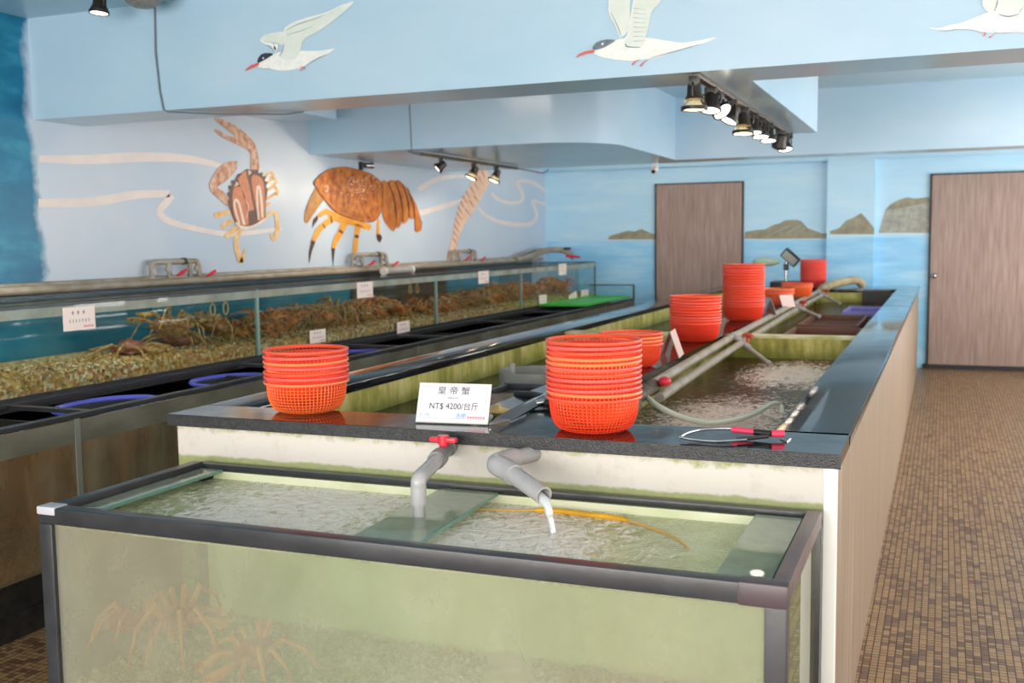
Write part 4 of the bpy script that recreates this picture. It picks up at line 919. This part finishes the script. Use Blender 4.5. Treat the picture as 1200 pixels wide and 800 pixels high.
MB().tube([(-4.35, 7.85, 1.252), (-4.35, 8.35, 1.252)], .028, 12).build('tee_body', m_pvc, t); MB().tube([(-4.35, 7.84, 1.252), (-4.35, 7.87, 1.252)], .034, 12).tube([(-4.35, 8.33, 1.252), (-4.35, 8.36, 1.252)], .034, 12).build('tee_collar', m_white, t)

# ------------------------------------------------------------------ pipes into the front tank
t = thing('inlet_pipe', 'grey pipe with a red valve bending straight down into the front tank', 'pipe', (-1.31, 2.8, .9))
pw = Vector((-1.355, 2.825, .892)); pe = Vector((-1.262, 2.46, .885))
MB().tube([pw, pw+(pe-pw)*.5], .020, 16).build('valve_body', pm('dark_grey_pvc', '77787a', .4), t)
MB().tube([pw, pw+(pe-pw)*.12], .026, 16).build('valve_collar', bpy.data.materials['dark_grey_pvc'], t)
MB().tube([pw+(pe-pw)*.40, pw+(pe-pw)*.55], .026, 16).build('valve_collar', bpy.data.materials['dark_grey_pvc'], t)
el = smoothpath([pw+(pe-pw)*.5, pw+(pe-pw)*.82, pe+Vector((-.004, -.01, -.006)), pe+Vector((-.005, -.016, -.03)), pe+Vector((-.005, -.016, -.075))], 5)
MB().tube(el, .0205, 16).build('elbow', m_pvc, t)
MB().tube([pe+Vector((-.005, -.016, -.07)), pe+Vector((-.005, -.016, -.24))], .0155, 16).build('down_pipe', m_pvc, t)
MB().tube([pe+Vector((-.005, -.016, -.155)), pe+Vector((-.005, -.016, -.24))], .019, 16).build('pipe_socket', m_pvc, t)
vc = pw+(pe-pw)*.26
MB().tube([vc, vc+Vector((0, 0, .035))], .012, 12).build('valve_stem', m_redval, t)
hh = MB()
hh.box(-.042, .042, -.010, .010, .030, .044, .004).tube([(0, 0, .025), (0, 0, .050)], .017, 16)
hh.v = [(vc.x+a, vc.y+b, vc.z+c) for a, b, c in hh.v]; hh.build('valve_handle', m_redval, t)
t = thing('outlet_pipe', 'thick grey elbow pipe pouring water into the front tank', 'pipe', (-1.1, 2.8, .9))
q0 = Vector((-1.085, 2.825, .885)); q1 = Vector((-1.135, 2.665, .885)); q2 = Vector((-.965, 2.545, .842))
MB().tube([q0, q0+(q1-q0)*.65], .0235, 18).build('wall_pipe', m_pvc, t)
MB().tube(smoothpath([q0+(q1-q0)*.55, q0+(q1-q0)*.85, q1+Vector((.005, -.012, -.002)), q1+(q2-q1)*.25, q1+(q2-q1)*.42], 5), .030, 18).build('elbow', m_pvc, t)
dq = (q2-q1).normalized(); en = MB(); en.lathe([(.0245, 0), (.0245, (q2-q1).length*.72), (.020, (q2-q1).length*.72), (.020, .02)], 20, q1+(q2-q1)*.38, dq); en.build('spout', m_pvc, t)
tip = q1+(q2-q1)*1.10
tag(MB().tube(smoothpath([tip-dq*.03+Vector((0, 0, -.008)), tip+dq*.012+Vector((0, 0, -.018)), tip+dq*.028+Vector((0, 0, -.045)), Vector((tip.x+.032, tip.y-.02, .747))], 5), [.014]*5+[.011]*5+[.008]*5+[.010], 10).build('water_jet', m_jet), 'clear jet of water falling from the thick grey elbow pipe', 'water')
# yellow hose floating in the front tank
pts = [onz(555, 596, .750), onz(600, 598, .751), onz(645, 598, .753), onz(690, 603, .753), onz(728, 608, .752), onz(765, 619, .750), onz(790, 630, .748), onz(806, 642, .747)]
h_ = thing('floating_hose', 'yellow hose curving across the water of the front tank', 'hose', pts[2])
sp = smoothpath(pts, 5)
MB().tube(sp[8:22], [.005]+[.0085]*12+[.006], 10).build('bright_section', m_yellow, h_); MB().tube(sp[:9], .004, 8).build('faded_section', m_tan, h_); MB().tube(sp[21:], .0045, 8).build('faded_section', m_tan, h_)

# ------------------------------------------------------------------ pipes and hose over the right pool
pa = MB().tube([(-1.052, 4.02, .925), (-1.112, 6.05, .932), (-1.155, 9.2, .935), (-1.18, 11.3, .935)], .021, 14)
tag(pa.build('pool_pipe', m_pvcold), 'grey pipe hugging the centre strip above the right pool', 'pipe')
tag(MB().tube([(-1.0, 3.95, .89), (-1.05, 5.83, .90), (-1.11, 9.0, .905), (-1.13, 11.3, .905)], .019, 14).build('pool_pipe', m_pvcold), 'lower pipe beside the upper one, further into the right pool', 'pipe')
def branch(y, pe_, label):
    t = thing('branch_pipe', label, 'pipe', (-1.045, y, .93), 'branch spouts over the right pool'); s = Vector((-1.112-.014*(y-6.05), y, .948)); e = Vector(pe_)
    MB().tube([s, s+(e-s)*.5], .019, 12).build('branch_socket', m_pvc, t); MB().tube([s+(e-s)*.42, e], .0135, 12).build('spout', m_pvcold, t)
    MB().tube([s+(e-s)*.95, e+(e-s).normalized()*.012], .017, 12).build('spout_lip', m_pvc, t)
    c = s+(e-s)*.34+Vector((.02, 0, 0))
    MB().tube([c+Vector((0, 0, .01)), c+Vector((0, 0, .045))], .010, 10).tube([c+Vector((-.03, .03, .048)), c+Vector((0, 0, .052)), c+Vector((.03, -.03, .048))], [.010, .016, .010], 8).build('valve_handle', m_orv, t)
branch(6.05, ony(901, 426, 5.98), 'spout with faded red valve, nearest of the three over the right pool')
branch(8.9, ony(960, 371, 8.9), 'middle spout with faded red valve over the right pool')
branch(11.0, ony(984, 356, 11.0), 'farthest spout with faded red valve over the right pool')
t = thing('corroded_valve', 'corroded valve with red knob behind the price-sign basket stack', 'valve', (-1.04, 3.9, .92))
MB().tube([(-1.045, 3.62, .905), (-1.045, 3.75, .912), (-1.045, 3.80, .915), (-1.045, 3.9, .918), (-1.045, 4.03, .92)], [.022, .022, .032, .026, .030], 12).build('valve_body', m_rust, t)
MB().tube([(-1.03, 4.05, .93), (-1.0, 4.02, .945)], [.012, .020], 10).ico((-.995, 4.01, .945), .026, 2, (1, 1, .8)).build('valve_knob', m_redval, t)
MB().tube(smoothpath([(-1.03, 3.72, .90), (-1.02, 3.55, .87), (-1.03, 3.38, .84), (-1.03, 3.2, .82)]), .026, 12).build('corroded_hose', m_rust, t)
hp = [onz(757, 465, .905), onz(775, 478, .88), onz(800, 489, .85), onz(830, 495, .83), onz(860, 492, .825), onz(885, 484, .83), onz(905, 473, .84), onz(914, 475, .825), onz(916, 486, .80)]
tag(MB().tube(smoothpath(hp, 6), .011, 12).build('drain_hose', m_hose), 'milky white hose curving over the right pool from the corroded valve', 'hose')
tag(MB().tube(smoothpath([(-1.16, 11.25, .93), (-1.14, 11.5, .97), (-.98, 11.8, 1.01), (-.88, 12.05, 1.015), (-.82, 12.15, .97)]), .045, 14).build('suction_hose', m_pvcy), 'thick yellowed hose arching over the far end of the pools', 'hose')
# floating crates
def crate(x0_, x1_, y0_, y1_, z, label, mat, hh=.06):
    t = thing('plastic_crate', label, 'crate', ((x0_+x1_)/2, (y0_+y1_)/2, z), None); w_ = .022
    MB().box(x0_, x1_, y0_, y0_+w_, z, z+hh, .004).box(x0_, x1_, y1_-w_, y1_, z, z+hh, .004).box(x0_, x0_+w_, y0_+w_, y1_-w_, z, z+hh, .004).box(x1_-w_, x1_, y0_+w_, y1_-w_, z, z+hh, .004).build('crate_rim', mat, t)
    b = MB().box(x0_+w_, x1_-w_, y0_+w_, y1_-w_, z+.002, z+.006)
    for i in range(1, 6): yy = y0_+(y1_-y0_)*i/6; b.box(x0_+w_, x1_-w_, yy-.006, yy+.006, z+.006, z+.014)
    b.build('slatted_bottom', mat, t)
crate(-.98, -.50, 6.9, 7.75, .795, 'brown slatted crate floating nearest behind the pool partition', m_browntray)
crate(-1.0, -.56, 8.05, 9.1, .80, 'brown crate floating behind the first one in the right pool', m_browntray, .05)
crate(-.80, -.47, 9.5, 10.2, .80, 'pale purple crate floating near the far end of the right pool', m_purple, .05)

# ------------------------------------------------------------------ things on the counter
# price sign
s0 = Vector((-1.505, 2.893, CZ)); s1 = Vector((-1.272, 2.918, CZ)); ux = (s1-s0).normalized(); back = Vector((-ux.y, ux.x, 0)); wv = (s1-s0).length; hv = .125
up = (Vector((0, 0, 1))*math.cos(math.radians(22))+back*math.sin(math.radians(22))); nf = ux.cross(up)
t = thing('price_sign', 'white king crab price sign leaning in a clear stand on the front strip', 'sign', s0)
def sgn(mb_, nm, m, par):   # local (u right, v up, w out of the face)
    mb_.v = [tuple(s0+ux*a+up*b+nf*c+Vector((0, 0, .004))) for a, b, c in mb_.v]; return mb_.build(nm, m, par, smooth=False)
sgn(MB().box(0, wv, 0, hv, -.004, 0), 'acrylic_plate', m_white, t)
sgn(MB().box(.008, wv-.008, .010, hv-.008, 0, .0006), 'card', pm('bright_white_paper', 'dedce2', .5), t)
sgn(MB().box(.012, wv-.012, .013, .0142, .0006, .0010).box(.012, wv-.012, hv-.0125, hv-.0113, .0006, .0010).box(.012, .0131, .013, hv-.0113, .0006, .0010).box(wv-.0131, wv-.012, .013, hv-.0113, .0006, .0010), 'printed_border', pm('pale_grey_ink', 'a9a9c4', .6), t)
MB().add([s0+Vector((0, 0, .001)), s1+Vector((0, 0, .001)), s1-back*-.06+Vector((0, 0, .001)), s0+back*.06+Vector((0, 0, .001)), s0-back*.012+Vector((0, 0, .004)), s1-back*.012+Vector((0, 0, .004)), s1+back*.06+Vector((0, 0, .004)), s0+back*.06+Vector((0, 0, .004))],
         [(0, 1, 2, 3), (4, 5, 6, 7), (0, 1, 5, 4), (1, 2, 6, 5), (2, 3, 7, 6), (3, 0, 4, 7)]).build('stand_foot', m_acr, t, smooth=False)
Mt = Matrix(((ux.x, up.x, nf.x, 0), (ux.y, up.y, nf.y, 0), (ux.z, up.z, nf.z, 0), (0, 0, 0, 1)))
def lettering(s, size, u, v, m, nm, sx=1):
    me = text_mesh(s, size); me.transform(Matrix.Scale(sx, 4, (1, 0, 0)))
    me.transform(Matrix.Translation(ux*u+up*v+nf*.0012+Vector((0, 0, .004))) @ Mt); me.materials.clear(); me.materials.append(m)
    o = bpy.data.objects.new(nm, me); col.objects.link(o); o.parent = t
lettering('皇 帝 蟹', .026, wv*.49, hv*.80, m_ink, 'name_lettering', 1.15)
lettering('King Crab', .008, wv*.49, hv*.63, m_ink, 'small_lettering')
lettering('NT$ 4200/台斤', .027, wv*.51, hv*.41, m_ink, 'price_lettering', .92)
lettering('漁鄉', .017, wv*.62, hv*.175, m_inkb, 'blue_lettering')
lettering('●●●●●●●', .009, wv*.83, hv*.145, m_inkr, 'red_lettering')
lettering('白 · 去殼', .008, wv*.12, hv*.19, m_inkb, 'corner_lettering')
# clear acrylic sign seen edge-on between the stacks, small card holders further back
def edge_card(p, size, ang, label):
    t = thing('card_holder', label, 'sign', p, None); c, s = math.cos(ang), math.sin(ang)
    d = Vector((c, s, 0)); n = Vector((-s, c, 0)); q = Vector(p)
    def pl(nm, off, m, lean):
        b = [q+d*a+n*(off+lean*z)+Vector((0, 0, z)) for a, z in ((-size/2, .002), (size/2, .002), (size/2, size*.62), (-size/2, size*.62))]
        MB().add(b+[v+n*.003 for v in b], [(0, 1, 2, 3), (4, 5, 6, 7), (0, 1, 5, 4), (1, 2, 6, 5), (2, 3, 7, 6), (3, 0, 4, 7)]).build(nm, m, t, smooth=False)
    pl('card', 0, bpy.data.materials.get('faded_pink_card') or pm('faded_pink_card', 'cdb2ab', .5), .35); pl('acrylic_back', .09, m_acr, -.35)
edge_card((-1.14, 4.93, CZ), .2, math.radians(97), 'card holder seen edge-on between the short stack and the middle stack')
edge_card((-1.12, 7.75, CZ), .2, math.radians(110), 'card holder seen edge-on just behind the tallest basket stack')
edge_card((-1.12, 8.55, CZ), .16, math.radians(60), 'white card leaning in front of the low orange pile')
# weighing scale display
t = thing('scale_display', 'weighing scale display head on a post at the far end', 'scale', (-1.58, 11.9, CZ))
MB().box(-1.75, -1.42, 11.75, 12.1, CZ, CZ+.07, .01).build('scale_base', m_lampb, t)
MB().tube([(-1.60, 11.92, CZ+.06), (-1.60, 11.92, 1.22)], .018, 12).build('post', m_metal, t)
b = MB().box(-.10, .10, -.03, .03, -.055, .055, .01); R_ = Matrix.Translation((-1.55, 11.88, 1.27)) @ Matrix.Rotation(math.radians(42), 4, 'Y') @ Matrix.Rotation(math.radians(20), 4, 'X'); b.xform(R_); b.build('display_head', m_lampb, t)
b = MB().box(-.085, .085, -.036, -.03, -.04, .045); b.xform(R_); b.build('display_face', pm('pale_grey_display', 'b8bcb4', .4), t)
MB().box(-1.625, -1.575, 11.88, 11.95, 1.13, 1.20).build('bracket', m_lampb, t)
t = thing('hanging_pouch', 'pale green plastic bag hanging beside the scale display', 'bag', (-1.8, 12.0, 1.2))
MB().ico((-1.83, 12.0, 1.22), .1, 3, (1.5, .4, .5), .12).build('bag_body', pm('pale_green_film', 'b3cdb8', .4), t)
# grey tub in the left pool
t = thing('grey_tub', 'round grey plastic tub with a short pipe standing in the left pool', 'tub', (-1.74, 4.55, .79))
tc = Vector((-1.725, 4.52, 0))
MB().lathe([(.001, .745), (.165, .745), (.17, .905), (.163, .905), (.158, .752), (.001, .752)], 40, tc).build('tub_body', pm('grey_tub_plastic', '9c9c98', .45, c2='8a8a84', scale=12), t)
MB().tube([(tc.x-.10, tc.y-.04, .752), (tc.x-.10, tc.y-.04, .935)], .013, 12).build('standing_pipe', m_pvc, t)
# black tray, board, cleaver
t = thing('black_tray', 'wet black tray resting across the pool behind the price sign', 'tray', (-1.4, 3.5, .90))
MB().box(-1.62, -1.10, 3.05, 3.95, .885, .90, .004).build('tray_base', m_black, t)
MB().box(-1.64, -1.08, 3.93, 3.97, .885, .925, .004).box(-1.64, -1.62, 3.05, 3.95, .885, .92, .004).build('tray_wall', m_frame, t)
t = thing('cutting_board', 'worn brown board on the black tray beside the price sign', 'board', (-1.42, 3.3, .90))
bd = spl([(-1.60, 3.08), (-1.40, 3.06), (-1.30, 3.2), (-1.26, 3.5), (-1.30, 3.66), (-1.45, 3.7), (-1.62, 3.6), (-1.63, 3.3)], 3); n_ = len(bd)
MB().add([(a, b, .901) for a, b in bd]+[(a, b, .922) for a, b in bd], [tuple(range(n_)), tuple(range(n_, 2*n_))]+[(i, (i+1) % n_, (i+1) % n_+n_, i+n_) for i in range(n_)]).build('board_slab', m_wood, t)
tag(MB().ico(onz(585, 482, .955), .028, 2, (1.2, 1, .7), .5).build('ginger_piece', pm('pale_yellow_root', 'e6cf90', .5, c2='c9a050', scale=20)), 'small lumpy pale yellow piece next to the knife blade', 'food')
t = thing('cleaver', 'black-handled cleaver lying beside the price sign with blade to the left', 'knife', onz(610, 485, .95))
bl = [onz(573, 498, .945), onz(582, 488, .965), onz(622, 467, .975), onz(640, 461, .975), onz(646, 466, .958), onz(625, 480, .946), onz(600, 492, .944)]
MB().add(bl+[p-Vector((0, 0, .002)) for p in bl], [tuple(range(7)), tuple(range(7, 14))]+[(i, (i+1) % 7, (i+1) % 7+7, i+7) for i in range(7)]).build('blade', pm('wet_dark_steel', '6a6c70', .2, metal=1), t, smooth=False)
MB().tube([onz(574, 497, .948), onz(600, 481, .962), onz(625, 468, .972), onz(640, 461, .977)], .0022, 6).build('blade_spine', m_metal, t)
MB().tube([onz(618, 474, .955), onz(638, 471, .958)], .0125, 12).build('ferrule', m_metal, t)
MB().tube([onz(637, 471, .957), onz(655, 474, .957), onz(668, 477, .957)], [.012, .015, .014], 12).build('handle', m_lampb, t)
tag(MB().tube(smoothpath([onz(606, 462, .94), onz(625, 463, .95), onz(645, 468, .95), onz(668, 470, .95)]), .014, 10).build('rubber_hose', m_dark), 'short thick black hose between the grey tub and the cleaver', 'hose')
# tongs with pink grips
t = thing('pink_grip_tongs', 'steel tongs with pink and black taped grips at the right front', 'tongs', onz(860, 508, CZ))
z_ = CZ+.012
ar = smoothpath([onz(797, 512, z_), onz(806, 507, z_+.004), onz(825, 503, z_+.008), onz(850, 502, z_+.010), onz(866, 503, z_+.010)], 5); MB().tube(ar, .004, 8).build('upper_arm', m_metal, t)
ar = smoothpath([onz(797, 512, z_), onz(812, 515, z_-.004), onz(840, 517, z_-.004), onz(875, 515, z_-.002)], 5); MB().tube(ar, .004, 8).build('lower_arm', m_metal, t)
MB().tube([onz(858, 503, z_+.008), onz(884, 506, z_+.006)], .0085, 10).build('pink_grip', m_pink, t)
MB().tube([onz(884, 506, z_+.006), onz(904, 508, z_+.006)], .009, 10).tube([onz(864, 515, z_-.002), onz(900, 511, z_)], .006, 8).build('black_grip', m_lampb, t)
MB().tube([onz(904, 508, z_+.006), onz(919, 508, z_+.006)], .0095, 10).build('pink_grip', m_pink, t)
tag(MB().tube([onz(915, 514, CZ+.002), onz(922, 518, CZ+.002), onz(926, 514, CZ+.002)], .003, 6).build('steel_clip', m_metal), 'tiny bright steel clip beside the pink grips', 'clip')

# ------------------------------------------------------------------ lamps
def lamp_proto():
    t = bpy.data.objects.new('track_spotlight', None); t.empty_display_size = .05
    def pb(nm, mb, m, par=t):
        o = bpy.data.objects.new(nm, mb.mesh(nm, m)); col.objects.link(o); o.parent = par; return o
    # the lamp points along -z, its swivel at the origin is 0.02 under the track
    pb('mount_box', MB().box(-.016, .016, -.028, .028, -.035, 0, .003), m_lampb)
    for q in (-1, 1): pb('yoke_arm', MB().tube([(0, q*.024, -.025), (0, q*.043, -.038), (0, q*.046, -.06), (0, q*.040, -.075)], .0045, 8), m_lampb)
    return t, pb
def make_lamp(loc, tilt, rz, label, group, glassy=False, lit=True, sc=1.0, warm=True, up=0):
    t, pb = lamp_proto(); col.objects.link(t); t.location = loc; t.rotation_euler = (0, 0, rz); t.scale = (sc,)*3; tag(t, label, 'lamp', group)
    R_ = Matrix.Translation((0, 0, -.068)) @ Matrix.Rotation(tilt, 4, 'Y')
    h = MB().lathe([(.001, .045), (.02, .044), (.026, .038), (.028, 0), (.036, -.014)], 24) if glassy else MB().lathe([(.001, .05), (.022, .048), (.032, .035), (.034, 0), (.044, -.02), (.046, -.032)], 24)
    pb('housing', h.xform(R_), m_lampb)
    if glassy:
        pb('glass_shade', MB().lathe([(.03, .005), (.038, -.02), (.048, -.045)], 24).xform(R_), m_lampg); zr = -.045
    else: zr = -.032
    pb('rim_ring', MB().lathe([(.043, zr+.004), (.050, zr+.004), (.050, zr-.010), (.043, zr-.010)], 28, closed=True).xform(R_), m_lampb)
    if lit: pb('lens', MB().lathe([(.001, zr-.007), (.020, zr-.009), (.043, zr-.005)], 24).xform(R_), m_lens if warm else m_lensw)
    return t
tr = thing('track_rail', 'lighting track under the narrow centre beam', 'lamp track', (-1.0, 6, 2.2))
MB().box(-1.018, -.982, 4.57, 7.5, 2.178, 2.2, .003).build('rail', m_track, tr); MB().box(-1.025, -.975, 7.48, 7.54, 2.165, 2.2).build('end_cap', m_lampb, tr)
R = math.radians
specs = [(4.55, 0, 0, True, True), (4.90, .28, 1.5, False, True), (5.06, .8, 2.6, False, True), (5.40, .5, .7, False, True), (5.74, .1, 1.6, True, True), (6.05, .2, 1.9, False, True), (6.32, .2, 1.8, False, True), (6.6, .2, 1.8, False, True), (7.12, -.5, 2.2, False, False), (7.32, .3, 2.0, False, True)]
nms = ['nearest, glass-shaded', 'second, round black', 'third, sideways-turned', 'fourth, left-facing', 'fifth, glowing glass-shaded', 'sixth, black', 'seventh, black', 'eighth, black', 'ninth, unlit-looking black', 'last, small black']
for (y, tl, rz, gl, lit), nm in zip(specs, nms):
    make_lamp((-1.0, y, 2.18), tl, rz, nm+' spotlight on the track under the centre beam', 'spotlights on the centre track', gl, lit, 1.15 if gl else 1.0, warm=gl)
tr = thing('track_rail', 'lighting track with a curled cable end under the rear soffit, near the left wall', 'lamp track', (-3.8, 8.5, 2.2))
MB().box(-3.818, -3.782, 7.5, 9.5, 2.165, 2.19, .003).build('rail', m_track, tr)
MB().tube(smoothpath([(-3.8, 9.5, 2.18), (-3.74, 9.75, 2.165), (-3.66, 9.85, 2.15), (-3.62, 9.9, 2.185)]), .006, 8).tube(smoothpath([(-3.86, 7.4, 2.198), (-3.84, 7.45, 2.185), (-3.8, 7.52, 2.18)]), .012, 8).build('cable_end', m_wire, tr)
make_lamp((-3.8, 7.85, 2.17), .9, .5, 'left small black spotlight on the wall track', 'spotlights on the wall track', False, True, .95, False)
make_lamp((-3.8, 8.5, 2.17), .45, .6, 'middle glass-shaded spotlight on the wall track', 'spotlights on the wall track', True, True, 1.15)
make_lamp((-3.8, 9.0, 2.17), .42, .6, 'right glass-shaded spotlight on the wall track', 'spotlights on the wall track', True, True, 1.15)
make_lamp((-3.97, 4.30, 2.772), 0.1, 1.2, 'black spotlight hanging from the ceiling before the front beam', None, False, True, 1.0, False)
tag(MB().lathe([(.001, -.075), (.05, -.072), (.085, -.05), (.09, -.02), (.07, 0)], 28, (-3.72, 4.33, ZC)).build('ceiling_speaker', pm('speckled_grey_dome', '6d6a68', .4, c2='8f8c88', scale=60)), 'speckled grey dome fixture on the ceiling before the front beam', 'fixture')
t = thing('security_camera', 'small white security camera under the rear beam near the left door', 'camera', (-2.56, 9.93, 2.17))
MB().box(-2.585, -2.535, 9.92, 9.96, 2.15, 2.2).build('bracket', m_white, t)
MB().tube([(-2.56, 9.95, 2.15), (-2.56, 9.88, 2.125)], .03, 14).build('camera_body', m_white, t); MB().tube([(-2.56, 9.885, 2.127), (-2.56, 9.868, 2.121)], .018, 12).build('camera_lens', m_lampb, t)
t = thing('emergency_light', 'small grey clamp light on the left wall above the painted lobster', 'lamp', (-4.69, 8.15, 2.15))
MB().box(-4.71, -4.68, 8.10, 8.13, 2.12, 2.19).build('bracket', m_lampb, t); MB().tube([(-4.68, 8.15, 2.16), (-4.66, 8.25, 2.165)], [.02, .03], 12).build('lamp_head', m_metal, t)

# ------------------------------------------------------------------ light
def fill_tube(x, y, e, label):  # added tubes out of view, there to brighten the bays
    t = thing('added_fill_tube', label, 'lamp', (x, y, ZC-.03), 'added ceiling fill tubes')
    MB().box(x-.6, x+.6, y-.06, y+.06, ZC-.04, ZC, .005).build('fill_tube_housing', m_white, t)
    MB().tube([(x-.57, y, ZC-.055), (x+.57, y, ZC-.055)], .013, 12).build('tube', pm('fill_tube_glow', 'ffffff', .4, emit='fff0e4', es=e) if 'fill_tube_glow' not in bpy.data.materials else bpy.data.materials['fill_tube_glow'], t)
for x in (-3.6, -1.9): fill_tube(x, 10.9, 48, 'added fill tube on the rear bay ceiling, unseen above the rear beam')
for x in (-2.9, .7): fill_tube(x, 5.9, 48, 'added fill tube on the middle bay ceiling, unseen behind the front beam')
def spotl(loc, tgt, e, c=(1, .80, .58), ang=75, r=.03):
    l = bpy.data.lights.new('spot_beam', 'SPOT'); l.energy = e; l.color = c; l.spot_size = R(ang); l.spot_blend = .6; l.shadow_soft_size = r
    o = bpy.data.objects.new('spot_beam', l); col.objects.link(o); o.location = loc; o.rotation_euler = (Vector(tgt)-Vector(loc)).to_track_quat('-Z', 'Y').to_euler()
spotl((-3.9, 7.80, 1.99), (-4.71, 6.7, 1.35), 24, ang=110)
spotl((-3.9, 8.50, 1.99), (-4.6, 8.0, 1.2), 18, ang=100)
spotl((-3.9, 9.0, 1.99), (-4.6, 9.4, 1.2), 18, ang=100)
for y in (4.62, 5.62, 6.42, 7.38): spotl((-1.0, y, 1.98), (-1.0, y+.1, 0), 8, (1, .88, .7), 80)
spotl((-3.97, 4.30, 2.58), (-4.1, 4.0, .9), 75, (1, .9, .74), 62)
def area(loc, rot, sx, sy, e, c=(1, 1, 1)):
    l = bpy.data.lights.new('daylight_fill', 'AREA'); l.shape = 'RECTANGLE'; l.size = sx; l.size_y = sy; l.energy = e; l.color = c
    o = bpy.data.objects.new('daylight_fill', l); col.objects.link(o); o.location = loc; o.rotation_euler = rot; return o
area(((XL+XR)/2, YF-.25, 1.4), (R(90), 0, 0), XR-XL-.4, 2.4, 690, (1, .85, .82))
for (ya, yb, en_) in ((-1.6, 1.4, 40), (2.2, 5.2, 90), (6, 9.4, 190), (10, 12.3, 110)): area((XR+.25, (ya+yb)/2, 1.5), (R(90), 0, R(90)), yb-ya, 1.95, en_, (1, .85, .84))  # fill light behind the added side windows
w_ = bpy.data.worlds.new('world'); bpy.context.scene.world = w_; w_.use_nodes = True
bg = w_.node_tree.nodes['Background']; bg.inputs[0].default_value = (1, .88, .88, 1); bg.inputs[1].default_value = 1.6
sc = bpy.context.scene
sc.view_settings.view_transform = 'Standard'; sc.view_settings.look = 'None'; sc.view_settings.gamma = 1; sc.view_settings.use_curve_mapping = False
sc.view_settings.exposure = 0.0
sc.cycles.use_denoising = True
sc.cycles.max_bounces = 10; sc.cycles.transparent_max_bounces = 24; sc.cycles.diffuse_bounces = 5; sc.cycles.caustics_reflective = False; sc.cycles.caustics_refractive = False
sc.cycles.sample_clamp_indirect = 6
